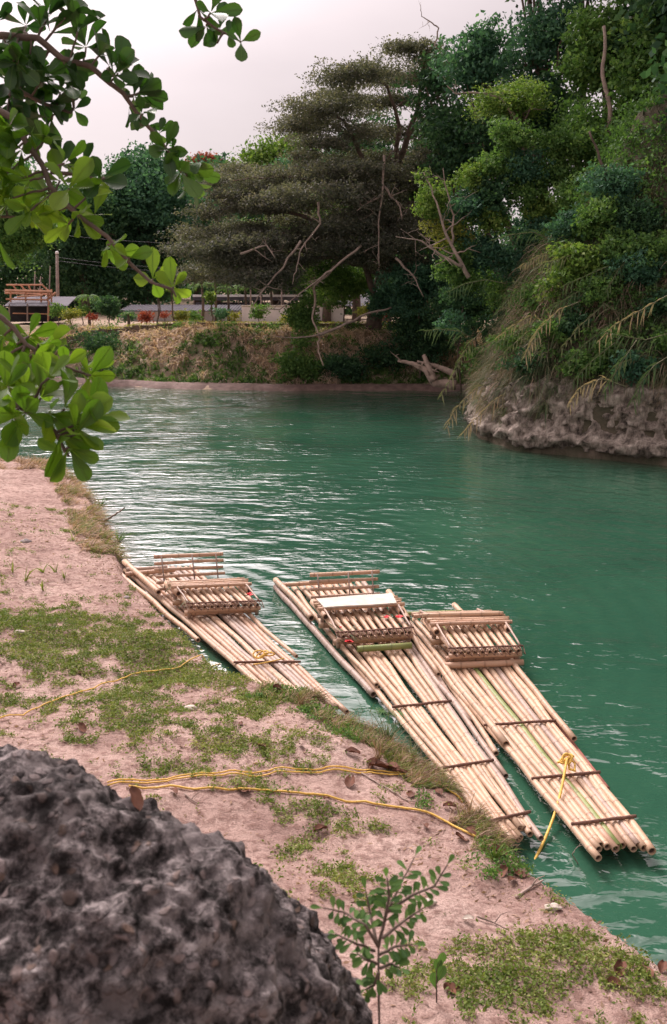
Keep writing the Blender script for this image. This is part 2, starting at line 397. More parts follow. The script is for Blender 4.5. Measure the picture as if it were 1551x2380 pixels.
RIGHT = [(60, 56), (8.6, 55), (7.0, 48), (6.0, 42)] + [tuple(P(x, y, 0)[:2]) for x, y in [(1100, 1000), (1120, 1018), (1200, 1047), (1350, 1062), (1551, 1082)]] + [(15, 30.2), (22, 26), (29, 14), (32, -5), (40, -45)]
RIGHT_N = len(RIGHT); RIGHTP = RIGHT + [(140, -45), (140, 56)]
def hill_h(x, y):
    d = sdist(RIGHTP, RIGHT_N, x, y); dd = np.maximum(d, 0)
    h = -1.2 * sstep(-d / 1.0) + 1.1 * sstep(d / .9) + 1.9 * np.minimum(dd, 5.5) + .8 * np.clip(dd - 5.5, 0, 10) + .05 * np.maximum(dd - 22, 0)
    return h + sstep((d - .9) / 2) * ((fbm(x + 7, y, .28, 4) - .5) * 3.2)
def land_h(x, y): return np.maximum(far_h(x, y), hill_h(x, y))

def hpt(fn, x, y): return float(fn(np.array([x]), np.array([y]))[0])
def nh(x, y): return hpt(near_h, x, y)
def on_near(px, py, z=.5):
    for _ in range(14):
        p = P(px, py, z); z = z * .4 + .6 * nh(p.x, p.y)
    p = P(px, py, z); p.z = nh(p.x, p.y); return p

# water sheet
xs = np.concatenate([np.linspace(-400, -34, 12), np.arange(-32, 34, .5), np.linspace(36, 400, 12)])
ys = np.concatenate([np.linspace(-100, -8, 8), np.arange(-6, 66, .5), np.linspace(68, 500, 12)])
X, Y = np.meshgrid(xs, ys)
wo = grid_mesh('water', X, Y, np.zeros_like(X), M['water'])
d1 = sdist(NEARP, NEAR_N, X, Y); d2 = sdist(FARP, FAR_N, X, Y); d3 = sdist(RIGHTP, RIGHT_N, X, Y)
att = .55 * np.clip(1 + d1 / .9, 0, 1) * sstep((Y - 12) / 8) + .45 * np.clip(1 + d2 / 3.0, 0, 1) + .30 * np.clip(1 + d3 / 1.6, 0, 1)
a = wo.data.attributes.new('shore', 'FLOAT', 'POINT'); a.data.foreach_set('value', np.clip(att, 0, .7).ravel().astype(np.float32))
# near bank
xs = np.concatenate([np.arange(-90, -16, 2.0), np.arange(-16, 5.5, .09), np.arange(5.5, 20, 1.0)])
ys = np.concatenate([np.arange(-45, 1, 1.5), np.arange(1, 33, .09), np.arange(33, 42, 1.0)])
X, Y = np.meshgrid(xs, ys); grid_mesh('sandy_bank', X, Y, near_h(X, Y), M['sand'])
# far bank and garden terrace
xs = np.concatenate([np.arange(-140, -32, 3.0), np.arange(-32, 14, .3), np.arange(14, 60, 3)])
ys = np.concatenate([np.arange(50, 72, .3), np.arange(72, 400, 5.0)])
X, Y = np.meshgrid(xs, ys); grid_mesh('far_bank', X, Y, far_h(X, Y), M['farsoil'])
# mud strip along the far waterline
Xa = np.linspace(-40, 12, 500); base = np.interp(Xa, [p[0] for p in FAR], [p[1] for p in FAR])
rows = [base + o + (fbm(Xa, Xa * 0, .9, 3) - .5) * 1.0 for o in (-.45, -.15, .3, .7, 1.1)]
Zs = [np.full_like(Xa, -.1), np.full_like(Xa, .06), np.full_like(Xa, .24), np.full_like(Xa, .27), np.full_like(Xa, .1)]
grid_mesh('shore_strip', np.stack([Xa] * 5), np.stack(rows), np.stack([z + (fbm(Xa, Xa * 0 + i, 2.5, 3) - .5) * .12 for i, z in enumerate(Zs)]), M['mud'])
# river hill on the right
xs = np.concatenate([np.arange(3, 34, .35), np.arange(34, 140, 4.0)]); ys = np.concatenate([np.arange(-45, 22, 2.0), np.arange(22, 60, .35)])
X, Y = np.meshgrid(xs, ys); grid_mesh('hillside', X, Y, hill_h(X, Y), M['hillsoil'])
# limestone foot of the hill
poly = [(7.0, 48), (6.0, 42)] + RIGHT[4:9] + [(15, 30.2), (22, 26)]
pts = []
for i in range(len(poly) - 1):
    a_, b_ = Vector(poly[i]), Vector(poly[i + 1]); n = max(2, int((b_ - a_).length / .07))
    for k in range(n): pts.append(a_.lerp(b_, k / n))
pa = np.array([(p.x, p.y) for p in pts])
ker = np.ones(13) / 13
sm_ = np.stack([np.convolve(np.pad(pa[:, i], 6, mode='edge'), ker, 'valid') for i in (0, 1)], -1)
tg = np.gradient(sm_, axis=0); tg /= np.linalg.norm(tg, axis=1, keepdims=True) + 1e-9
outw = np.stack([tg[:, 1], -tg[:, 0]], -1)
dtest = sdist(RIGHTP, RIGHT_N, sm_[:, 0] + outw[:, 0] * .4, sm_[:, 1] + outw[:, 1] * .4)
outw *= np.where(dtest > 0, -1, 1)[:, None]
arc = np.cumsum(np.r_[0, np.linalg.norm(np.diff(sm_, axis=0), axis=1)])
nv = 46; t = np.linspace(0, 1, nv)
zz = -.5 + 3.3 * t
XX = np.zeros((nv, len(arc))); YY = XX.copy(); ZZ = XX.copy()
for j in range(nv):
    prof = .40 * math.exp(-((zz[j] - .5) / .3) ** 2) + (-.2 if zz[j] < .12 else 0) - .16 - .16 * max(0, zz[j] - .6) - 7 * max(0, t[j] - .86)
    rough = (fbm(arc, arc * 0 + zz[j] * .8, 1.6, 6) - .5) * 1.0 + (fbm(arc + 50, arc * 0 + zz[j] * 1.6, 4.0, 5) - .5) * .7
    o = prof + rough
    XX[j] = sm_[:, 0] + outw[:, 0] * o; YY[j] = sm_[:, 1] + outw[:, 1] * o; ZZ[j] = zz[j] + (fbm(arc + 90, arc * 0 + j * .2, 2.5, 3) - .5) * .25
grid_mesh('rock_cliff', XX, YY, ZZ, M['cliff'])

# ------------------------------------------------------------------ foliage
def unit(n):
    v = rng.normal(size=(n, 3)); return v / np.linalg.norm(v, axis=1, keepdims=True)
def leaf_quads(Cn, size, aspect=.55, flat=0.0, droop=0.0):
    n = len(Cn); a = unit(n); a[:, 2] = a[:, 2] * (1 - flat) - droop
    a /= np.linalg.norm(a, axis=1, keepdims=True) + 1e-9
    b = unit(n); b[:, 2] *= (1 - flat)
    b -= a * (a * b).sum(1, keepdims=True); b /= np.linalg.norm(b, axis=1, keepdims=True) + 1e-9
    s = (size * rng.uniform(.6, 1.35, n))[:, None]
    V = np.stack([Cn - a * s * .5, Cn + b * s * aspect * .5 + a * s * .06, Cn + a * s * .5, Cn - b * s * aspect * .5 + a * s * .06], 1)
    return V.reshape(-1, 3)
def blob_leaves(blobs, dens, leaf, clump=.4, per=14, shell=.55, aspect=.55, flat=0, droop=0, sq=None):
    """blobs: (x,y,z,rx,ry,rz); dens = clumps per square metre of blob surface"""
    Vs = []; val = []
    for (x, y, z, rx, ry, rz) in blobs:
        area = 4 * math.pi * ((rx * ry) ** 1.6 / 3 + (rx * rz) ** 1.6 / 3 + (ry * rz) ** 1.6 / 3) ** (1 / 1.6)
        k = max(4, int(area * dens))
        d = unit(k); rad = rng.uniform(shell, 1.06, k) ** .8
        lump = 1 + .25 * np.sin(d[:, 0] * 5 + x) * np.sin(d[:, 1] * 4 + y * 2) + .18 * np.sin(d[:, 2] * 7 + z)
        cc = np.array([x, y, z]) + d * (rad * lump)[:, None] * np.array([rx, ry, rz])
        cv = rng.uniform(0, 1, k) * .5 + .25
        cs = clump * rng.uniform(.5, 1.4, k)
        idx = np.repeat(np.arange(k), per)
        o = rng.normal(size=(k * per, 3)) * .45 * cs[idx][:, None]; o[:, 2] *= .6
        Vs.append(leaf_quads(cc[idx] + o, leaf, aspect, flat, droop)); val.append(np.clip(cv[idx] + rng.normal(0, .16, k * per), 0, 1))
    return np.concatenate(Vs), np.concatenate(val)
def wob(p0, p1, n, amp):
    p0 = Vector(p0); p1 = Vector(p1); L_ = (p1 - p0).length
    pts = []
    ox = random.uniform(0, 50)
    for i in range(n + 1):
        t = i / n; e = math.sin(math.pi * t) ** .7 if 0 < t < 1 else 0
        q = Vector((mnoise.noise((t * 3 + ox, 0, 0)), mnoise.noise((t * 3 + ox, 9, 0)), mnoise.noise((t * 3 + ox, 0, 9)))) * amp * L_ * e
        pts.append(p0.lerp(p1, t) + q)
    return pts
def blobset(c, rx, ry, rz, n, r0, r1, flat=.75, lo=-1):
    out_ = []
    for _ in range(n):
        while 1:
            d = Vector((random.uniform(-1, 1), random.uniform(-1, 1), random.uniform(lo, 1)))
            if d.length < 1: break
        d = d * (.35 + .65 * random.random())
        r = random.uniform(r0, r1)
        out_.append((c[0] + d.x * rx, c[1] + d.y * ry, c[2] + d.z * rz, r, r, r * flat))
    return out_
def tree(name, label, cat, base, blobs, mat, dens=5, leaf=.2, clump=.45, per=14, trunk=.25, top=None, barkm=None, group=None, limbs=9, **kw):
    root = empty(name, base, label, cat, group)
    bm_ = barkm or M['bark']
    V, val = blob_leaves(blobs, dens, leaf, clump, per, **kw)
    npmesh('crown', V, 4, LM[mat], root, val=val)
    cz = sum(b_[2] for b_ in blobs) / len(blobs)
    cx = sum(b_[0] for b_ in blobs) / len(blobs); cy = sum(b_[1] for b_ in blobs) / len(blobs)
    top = Vector(top) if top else Vector((cx, cy, cz))
    t = MB(); pts = wob(Vector(base) - Vector((0, 0, .4)), top, 9, .08); t.tube(pts, [trunk * (1 - .65 * i / 9) for i in range(10)], 9)
    t.build('trunk', bm_, root)
    for b_ in random.sample(blobs, min(limbs, len(blobs))):
        s = pts[random.randint(4, 8)]; q = MB(); e = Vector(b_[:3])
        r = trunk * .38; w_ = wob(s, e, 7, .10); q.tube(w_, [r * (1 - .8 * i / 7) for i in range(8)], 6)
        for _ in range(2):
            k = random.randint(3, 6); e2 = w_[k] + Vector((random.uniform(-1, 1), random.uniform(-1, 1), random.uniform(-.3, .8))) * b_[3]
            q.tube(wob(w_[k], e2, 4, .1), [r * .4, r * .3, r * .22, r * .15, r * .06], 5)
        q.build('limb', bm_, root)
    return root
def Gz(x, y): return hpt(land_h, x, y)
def tree_px(name, label, cat, px, py, Yd, rx, rz, nb, r0, r1, mat, ry=None, group=None, basexy=None, **kw):
    c = PY(px, py, Yd); s = Yd / F / math.cos(PITCH) * 1.0
    rx *= s; rz *= s; ry = (ry * s) if ry else rx
    bs = blobset(c, rx, ry, rz, nb, r0, r1)
    bx, by = basexy if basexy else (c.x, c.y)
    return tree(name, label, cat, (bx, by, Gz(bx, by)), bs, mat, group=group, **kw)

# far wood
W = 'tall trees of the wood beyond the garden'
tree_px('vine_covered_tree', 'broad teal green creeper-wrapped tree behind the flat roofed white shed', 'tree', 330, 470, 92, 95, 115, 26, 2.0, 3.2, 'teal', group=W, leaf=.34, dens=1.6, clump=.9, trunk=.5)
tree_px('wood_tree', 'dark creeper-draped tree just right of the utility pole beyond the garden', 'tree', 190, 520, 88, 85, 110, 22, 1.8, 3.0, 'dark', group=W, leaf=.32, dens=1.6, clump=.9, trunk=.45)
tree_px('wood_tree', 'dense bluish tree between the creeper-wrapped tree and the spreading rain tree', 'tree', 455, 530, 96, 80, 120, 22, 2.0, 3.0, 'teal', group=W, leaf=.34, dens=1.6, clump=.9, trunk=.45)
tree_px('wood_tree', 'dark green tree at the far left behind the half-built hut', 'tree', 60, 500, 100, 90, 90, 20, 2.0, 3.0, 'dark', group=W, leaf=.34, dens=1.6, clump=.9, trunk=.45)
tree_px('wood_tree', 'rounded teal tree low in the wood behind the rain tree', 'tree', 600, 520, 104, 110, 110, 26, 2.2, 3.4, 'teal', group=W, leaf=.36, dens=1.5, clump=1, trunk=.5)
tree_px('flowering_tree', 'tree with scarlet blossom showing above the far wood', 'tree', 473, 385, 118, 22, 20, 9, .8, 1.3, 'red', leaf=.34, dens=4, trunk=.3, clump=.7)
tree_px('wood_tree', 'dark wood tree just below the scarlet blossom', 'tree', 500, 440, 108, 60, 50, 14, 1.6, 2.4, 'dark', group=W, leaf=.36, dens=1.6, clump=.9, trunk=.4)
tree_px('bushy_tree', 'bright green tree with upturned leafy twigs rising behind the rain tree crown', 'tree', 650, 385, 82, 70, 60, 18, 1.1, 1.9, 'bright', leaf=.3, dens=2.6, clump=.7, trunk=.35)
tree_px('leaning_tree', 'yellow green fine leaved tree at the left edge above the half-built hut', 'tree', 20, 500, 62, 95, 130, 30, 1.0, 1.9, 'mid', leaf=.22, dens=3, clump=.6, trunk=.3, basexy=(-25, 66))
# shaded undergrowth at the foot of the wood
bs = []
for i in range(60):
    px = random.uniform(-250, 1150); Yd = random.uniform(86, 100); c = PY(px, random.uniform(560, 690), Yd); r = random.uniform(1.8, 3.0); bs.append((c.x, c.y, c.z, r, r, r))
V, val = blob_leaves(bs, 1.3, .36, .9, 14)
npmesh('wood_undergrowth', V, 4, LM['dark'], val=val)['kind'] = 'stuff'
bs = []
for i in range(110):
    x = random.uniform(-80, 75); y = random.uniform(110, 150); r = random.uniform(2.5, 4.5); bs.append((x, y, Gz(x, y) + random.uniform(1, 13 if x > -48 else 9), r, r, r))
V, val = blob_leaves(bs, .7, .6, 1.3, 12)
npmesh('far_forest', V, 4, LM['teal'], val=val)['kind'] = 'stuff'

for px_, py_, Y_, m_, lb in [(760, 520, 72, 'mid', 'green tree seen through the upper branches of the rain tree'), (900, 470, 70, 'dark', 'dark tree behind the rain tree trunk fork'), (640, 600, 80, 'mid', 'low leafy tree behind the drooping left side of the rain tree'), (830, 380, 74, 'dark', 'dark tree behind the top of the rain tree'), (720, 440, 78, 'teal', 'bluish tree behind the middle of the rain tree')]:
    tree_px('wood_tree', lb, 'tree', px_, py_, Y_, 95, 90, 20, 1.3, 2.2, m_, group=W, leaf=.26, dens=2.2, clump=.7, trunk=.35)
# the spreading rain tree
root = empty('rain_tree', (3.4, 59, Gz(3.4, 59)), 'wide spreading rain tree with layered brownish feathery foliage leaning over the far bank', 'tree')
pads = []
def pad(px, py, Yd, rx, rz, n=1):
    c = PY(px, py, Yd); pads.append((c.x, c.y, c.z, rx, rx * random.uniform(.8, 1.2), rz * (1.0 if py < 340 else 1.35)))
for px, py in [(735, 250), (770, 215), (800, 180), (850, 165), (900, 190), (940, 120), (985, 105), (960, 170), (720, 280), (790, 260), (860, 240), (930, 235), (990, 190), (1010, 150), (700, 300),
               (880, 300), (820, 310), (760, 330), (950, 300), (1000, 280), (700, 370), (640, 400), (560, 395), (600, 430), (520, 430), (680, 440), (760, 400), (830, 370), (900, 370), (970, 360),
               (550, 470), (620, 480), (500, 500), (470, 545), (540, 530), (600, 540), (680, 510), (740, 470), (800, 450), (860, 440), (930, 430), (1000, 420), (500, 590), (480, 640), (560, 590), (620, 600),
               (660, 570), (720, 550), (530, 650), (600, 650), (780, 520), (840, 510), (900, 500), (960, 490), (450, 575), (660, 630), (700, 600), (570, 620), (640, 660), (880, 570), (940, 560), (820, 590)]:
    Yd = 57 + random.uniform(-4.5, 4.5)
    s = random.uniform(1.05, 1.75); pad(px + random.uniform(-14, 14), py + random.uniform(-8, 8), Yd, s * 1.25, s * .27)
for px, py in [(random.uniform(470, 1010), random.uniform(390, 620)) for _ in range(46)]:
    if py > 400 + (px - 480) * -.1 and py < 660: c = PY(px, py, random.uniform(52, 60)); s = random.uniform(.9, 1.5); pads.append((c.x, c.y, c.z, s * 1.3, s * 1.2, s * .3))
V, val = blob_leaves(pads, 8, .14, .42, 17, shell=.2, aspect=.5, flat=.3)
npmesh('crown', V, 4, LM['rain'], root, val=val)
tk = [PY(872, 835, 59), PY(868, 760, 59), PY(880, 680, 59), PY(900, 600, 58.5), PY(905, 520, 58), PY(920, 440, 58), PY(930, 350, 58)]
q = MB(); q.tube(tk, [.55, .48, .42, .36, .3, .24, .12], 10); q.build('trunk', M['bark'], root)
def limb(pxs, r0, mat='bark', Y0=58, Y1=55, r1=.03, par=None, name='limb', subs=3, sl_=1.2):
    q = MB(); n = len(pxs); pts = [PY(x, y, Y0 + (Y1 - Y0) * i / (n - 1)) for i, (x, y) in enumerate(pxs)]
    fine = []
    for i in range(n - 1):
        w_ = wob(pts[i], pts[i + 1], 4, .10); fine += w_[:-1]
    fine.append(pts[-1]); m_ = len(fine)
    rr = [r0 + (r1 - r0) * (i / (m_ - 1)) ** .8 for i in range(m_)]
    q.tube(fine, rr, 6)
    for _ in range(subs):
        k = random.randint(m_ // 4, m_ - 2); e = fine[k] + Vector((random.uniform(-1, 1), random.uniform(-.5, .5), random.uniform(-.7, .7))) * sl_
        w_ = wob(fine[k], e, 5, .14); q.tube(w_, [rr[k] * .55 * (1 - .85 * i / 5) for i in range(6)], 5)
        e2 = w_[3] + Vector((random.uniform(-1, 1), 0, random.uniform(-.7, .7))) * sl_ * .5
        q.tube(wob(w_[3], e2, 3, .14), [rr[k] * .28, rr[k] * .2, rr[k] * .14, .008], 4)
    return q.build(name, M[mat], par)
for pl in [[(880, 700), (820, 560), (700, 500), (560, 480), (470, 500)], [(900, 600), (850, 480), (760, 420), (640, 410), (540, 420)], [(905, 520), (850, 380), (800, 280), (740, 240)],
           [(915, 450), (930, 300), (900, 200), (860, 170)], [(925, 380), (970, 260), (985, 150), (1000, 110)], [(890, 640), (800, 600), (650, 600), (560, 640), (490, 650)], [(900, 560), (960, 480), (1010, 430)],
           [(900, 610), (780, 540), (720, 520), (600, 560), (520, 600)], [(910, 480), (1000, 470), (1060, 480)]]:
    limb(pl, .2, par=root, subs=4, sl_=1.6)
for pl in [[(840, 570), (780, 620), (740, 650), (700, 680), (650, 720), (600, 720)], [(893, 360), (890, 440), (880, 520), (882, 620), (878, 590)], [(740, 470), (745, 520), (700, 580), (690, 620), (680, 660)],
           [(890, 430), (930, 480), (935, 510)], [(890, 450), (830, 490)], [(920, 600), (960, 640), (985, 690)], [(700, 560), (640, 640), (600, 690), (580, 730)], [(560, 590), (620, 570), (640, 600)]]:
    limb(pl, .075, 'palebark', 52.2, 51.5, .018, root, 'dead_limb', 5, 1.0)
# the long bare hanging branch
limb([(850, 560), (790, 610), (730, 665), (733, 700), (726, 740), (742, 780), (740, 815), (752, 850)], .10, 'dead', 56, 52.5, .03, root, 'dead_limb', 2, .5)
limb([(742, 778), (790, 760), (850, 730), (910, 715)], .10, 'palebark', 53.5, 54, .05, root, 'dead_limb', 3, .6)
limb([(742, 778), (690, 785), (640, 782)], .06, 'palebark', 53.2, 53.6, .02, root, 'dead_limb', 2, .6)

# creeper-hung thicket on the far bank under the rain tree
TH = 'creeper-hung bushes on the far bank under the rain tree'
def bush_px(px, py, Yd, rx, rz, nb, mat, label=None, name='bush', cat='bush', group=None, r=(.35, .7), **kw):
    return tree_px(name, label, cat, px, py, Yd, rx, rz, nb, r[0], r[1], mat, group=group, trunk=kw.pop('trunk', .06), limbs=kw.pop('limbs', 4), **kw)
def bb(px, py, Yd, rx, rz, nb, mat, label, **kw):
    c = PY(px, py + rz, Yd); kw.setdefault('basexy', (c.x, Yd)); kw.setdefault('leaf', .16); kw.setdefault('clump', .35); kw.setdefault('dens', 6)
    return bush_px(px, py, Yd, rx, rz, nb, mat, label, **kw)
bb(705, 740, 55.5, 30, 85, 22, 'mid', 'tall column of green creepers just left of the hanging bare branch', name='creeper_column', cat='creeper')
bb(690, 850, 54.5, 60, 35, 16, 'mid', 'low green bush at the foot of the creeper column by the water', r=(.4, .7))
bb(800, 650, 60, 110, 60, 26, 'mid', 'green thicket mass behind the rain tree trunk', r=(.7, 1.2), group=TH)
bb(800, 850, 55.5, 70, 32, 16, 'dark', 'dark shrub under the tip of the hanging bare branch', r=(.4, .8), group=TH)
bb(900, 840, 56.5, 80, 45, 20, 'dark', 'dark shrub around the base of the rain tree', r=(.5, .8), group=TH)
bb(990, 780, 56, 80, 95, 34, 'dark', 'big dark bush filling the corner between far bank and cliff', r=(.6, 1.1), group=TH)
bb(980, 640, 55, 90, 70, 30, 'teal', 'bluish green leafy mass above the driftwood corner', r=(.6, 1.1), group=TH)
bb(910, 690, 58, 70, 40, 16, 'teal', 'drooping bluish foliage right of the rain tree trunk above the garden roof', r=(.5, .9), group=TH)
bb(1075, 700, 52, 60, 60, 24, 'dark', 'dark leafy bush squeezed between the driftwood corner and the cliff', r=(.6, 1.0), group=TH)
bb(1130, 690, 62, 70, 90, 30, 'mid', 'green thicket behind the left shoulder of the cliff', r=(.7, 1.2), group=TH)
bb(1230, 640, 66, 90, 110, 30, 'dark', 'dark thicket hidden mostly behind the cliff', r=(.9, 1.4), group=TH)
bb(1010, 530, 58, 80, 80, 30, 'mid', 'green tree crown between the rain tree trunk and the cliff shrubs', r=(.7, 1.2), group=TH)
bb(1000, 400, 62, 90, 90, 34, 'dark', 'dark foliage mass behind the right side of the rain tree', r=(.9, 1.5), group=TH)

# ------------------------------------------------------------------ the wooded cliff
HT = 'trees on top of the river cliff'
def hill_tree(px, py, Yd, rx, rz, nb, mat, label, r=(.9, 1.6), **kw):
    kw.setdefault('leaf', .22); kw.setdefault('dens', 3.2); kw.setdefault('clump', .5); kw.setdefault('trunk', .22)
    name = kw.pop('name', 'cliff_tree'); g = kw.pop('group', HT)
    c = PY(px, py + rz * .8, Yd)
    kw.setdefault('basexy', (max(c.x, 9.5), Yd))
    return tree_px(name, label, 'tree', px, py, Yd, rx, rz, nb, r[0], r[1], mat, group=g, **kw)
hill_tree(1010, 200, 54, 70, 75, 18, 'dark', 'dark thin crowned tree beside the top of the rain tree with sky gaps', r=(.5, .9), dens=1.8)
hill_tree(1130, 130, 50, 100, 100, 26, 'teal', 'dark bluish tree whose head stands highest at the right end of the open sky', r=(.6, 1.1), dens=2.0)
hill_tree(1090, 330, 52, 110, 90, 26, 'dark', 'very dark tree mass halfway up left of the cliff shrubs', r=(.8, 1.4))
hill_tree(1270, 90, 48, 110, 110, 26, 'teal', 'dark glossy tree touching the top of the picture over the cliff', r=(.6, 1.1), dens=2.0)
hill_tree(1230, 270, 48, 120, 90, 26, 'dark', 'dark tree behind the fern-like spreading branch', r=(.8, 1.4))
hill_tree(1420, 110, 45, 110, 130, 30, 'mid', 'tall green tree in the upper right with a bare white stem beside it', r=(.8, 1.4), dens=2.6)
hill_tree(1530, 200, 42, 90, 160, 32, 'mid', 'tall green tree at the right edge of the picture', r=(.8, 1.4))
hill_tree(1400, 330, 43, 130, 90, 28, 'mid', 'feathery green tree leaning out above the pale grass of the cliff', r=(.6, 1.1), leaf=.16, dens=4.5)
hill_tree(1550, 430, 38, 80, 110, 24, 'dark', 'dark leafy tree low at the right edge', r=(.7, 1.1))
for i, (px, py, Yd) in enumerate([(1250, -190, 50), (1480, -230, 46), (1650, -50, 42), (1750, 200, 36), (1380, -420, 50), (1650, -420, 44), (1850, -200, 36)]):
    hill_tree(px, py, Yd, 150, 170, 30, 'dark', ['tree over the right end of the open sky, above the picture', 'tree above the top edge between the bluish and green trees', 'tree off the upper right corner', 'tree off the right edge halfway up the cliff', 'tall tree far above the top edge, left one', 'tall tree far above the top edge, middle one', 'tree far off the upper right corner'][i], r=(1.2, 2.0), leaf=.4, dens=1.3, clump=.8, group='cliff trees beyond the frame')
# fern-like spreading tree with pale limbs
r_ = hill_tree(1190, 235, 44, 120, 35, 26, 'bright', 'spreading tree with flat fern-like sprays and a crooked pale limb', r=(.5, .9), leaf=.13, dens=5, clump=.35, name='fern_leaved_tree', group=None, sq=None, flat=.6, limbs=8, basexy=(9.6, 44))
limb([(1210, 285), (1160, 225), (1100, 215), (1060, 218), (1040, 200)], .07, 'palebark', 43.5, 43, .02, None, 'bare_branch', 4, .9)
b_ = C.objects['bare_branch']; tag(b_, 'crooked pale branch reaching left from the cliff trees above the rain tree', 'branch')
limb([(1010, 110), (1020, 65), (1000, 50), (980, 38), (978, 10)], .05, 'palebark', 52, 52, .012, None, 'bare_twig', 3, .9)
tag(C.objects['bare_twig'], 'thin bare twig sticking up into the sky above the rain tree', 'branch')
q = MB(); q.tube(wob(PY(1415, 340, 41.5), PY(1404, 60, 41.5), 12, .05), [.11 - .004 * i for i in range(13)], 7)
tag(q.build('bare_tree', M['palebark'], None, PY(1415, 340, 41.5)), 'straight bare white tree stem in the upper right', 'trunk')
q = MB(); q.tube(wob(PY(1425, 545, 36), PY(1405, 400, 36), 8, .06) + wob(PY(1405, 400, 36), PY(1370, 305, 36), 6, .08)[1:], [.09 - .004 * i for i in range(15)], 7)
tag(q.build('bare_tree', M['bark'], None, PY(1425, 545, 36)), 'thin dark curved stem standing over the pale cliff grass', 'trunk')
# leafless pale shrub
root = empty('bare_tree', PY(1090, 640, 40.5), 'leafless grey white tree forking upwards against the cliff shrubs', 'tree')
limb([(1090, 645), (1060, 590), (1035, 540), (1015, 470), (985, 400)], .10, 'palebark', 40.5, 40.5, .02, root, 'limb', 7, 1.3)
limb([(1075, 620), (1020, 590), (980, 560), (920, 550)], .07, 'palebark', 40.3, 39.5, .015, root, 'limb', 8, 1.1)
limb([(1050, 570), (1055, 500), (1035, 430), (1030, 390)], .06, 'palebark', 40.5, 40.5, .012, root, 'limb', 7, 1.0)
# shrubs on the slope
SH = 'leafy shrubs growing on the river cliff'
def onhill(px, py, Ymin=30, Ymax=62):
    """where the line of sight meets the hill"""
    prev = None
    for k in range(400):
        Yd = Ymin + (Ymax - Ymin) * k / 399
        p = PY(px, py, Yd)
        if p.x > 4 and p.z < hpt(hill_h, p.x, p.y): return p
    return None
def shrub(px, py, rx, rz, nb, mat, label, r=(.25, .55), dz=0, group=SH, **kw):
    p = onhill(px, py) or PY(px, py, 42)
    kw.setdefault('leaf', .13); kw.setdefault('dens', 9); kw.setdefault('clump', .26)
    s = p.y / F; c = Vector((p.x - .3, p.y - .6, p.z + .2))
    bs = blobset(c, rx * s, rx * s, rz * s, nb, *r)
    return tree('shrub', label, 'shrub', (p.x, p.y, p.z - .3), bs, mat, group=group, trunk=.05, limbs=4, **kw)
shrub(1340, 640, 85, 65, 26, 'bright', 'vivid green broad leaved bush standing out in the middle of the pale grass', r=(.3, .55), group=None, leaf=.17, dens=8)
shrub(1400, 690, 50, 40, 12, 'mid', 'darker green bush joined to the right of the vivid green one', r=(.3, .5), group=None)
shrub(1160, 520, 60, 35, 14, 'bright', 'yellowish green rounded bush above the tips of the pale grass', group=None)
shrub(1010, 470, 50, 60, 14, 'bright', 'pale green bush behind the leafless forked tree', group=None)
shrub(1120, 420, 45, 45, 12, 'bright', 'upright bright green bush high on the cliff left side', group=None)
shrub(1060, 560, 50, 45, 14, 'yellow', 'yellow green shrub below the leafless forked tree', group=None, leaf=.11)
shrub(1330, 855, 26, 18, 5, 'mid', 'small green shrub low on the cliff above the rock', r=(.15, .3), group=None)
for i, (px, py, mt) in enumerate([(1240, 700, 'mid'), (1180, 760, 'teal'), (1290, 790, 'mid'), (1420, 800, 'mid'), (1480, 860, 'teal'), (1130, 840, 'mid'), (1150, 700, 'mid'), (1110, 770, 'dark'), (1210, 800, 'mid'), (1090, 660, 'mid'), (1330, 760, 'dark'), (1380, 850, 'mid'), (1230, 850, 'dark'), (1180, 400, 'mid'), (1240, 460, 'mid'), (1300, 420, 'mid'), (1250, 560, 'teal'), (1360, 470, 'mid'), (1430, 450, 'teal'), (1490, 520, 'dark'), (1100, 500, 'teal'), (1080, 620, 'mid'),
                                  (1130, 600, 'teal'), (1200, 330, 'mid'), (1320, 350, 'mid'), (1080, 700, 'dark'), (1200, 620, 'teal'), (1060, 760, 'teal'), (1500, 640, 'teal'), (1530, 720, 'dark'), (1440, 590, 'mid'), (1150, 470, 'dark'), (1280, 510, 'bright'),
                                  (1520, 590, 'mid'), (1340, 540, 'teal'), (1400, 520, 'mid'), (1220, 420, 'teal'), (1550, 800, 'mid')]):
    tone = {'mid': 'mid green', 'teal': 'bluish green', 'dark': 'dark green', 'bright': 'light green'}[mt]
    hgt = 'high below the cliff trees' if py < 440 else 'halfway up the cliff' if py < 560 else 'above the pale grass' if py < 660 else 'among the hanging grass' if py < 780 else 'above the rock foot'
    sid = 'at the left shoulder' if px < 1130 else 'left of the vivid green bush' if px < 1270 else 'above the vivid green bush' if px < 1420 else 'near the right edge'
    shrub(px, py, 55, 42, 14, mt, tone + ' shrub ' + hgt + ' ' + sid, r=(.35, .65) if py < 660 else (.18, .36), leaf=.14, dens=7)

# undergrowth hugging the slope
n = 5200
x = rng.uniform(5, 30, n); y = rng.uniform(27, 56, n); d = sdist(RIGHTP, RIGHT_N, x, y); k = (d > 1.0) & (d < 13)
x, y, d = x[k], y[k], d[k]; z = hill_h(x, y)
bs = [(a, b_, c_ + .1, r, r, r * .6) for a, b_, c_, r in zip(x, y, z, rng.uniform(.25, .75, len(x)))]
V, val = blob_leaves(bs, 2.6, .14, .35, 12)
npmesh('cliff_undergrowth', V, 4, LM['mid'], val=val * .8)['kind'] = 'stuff'

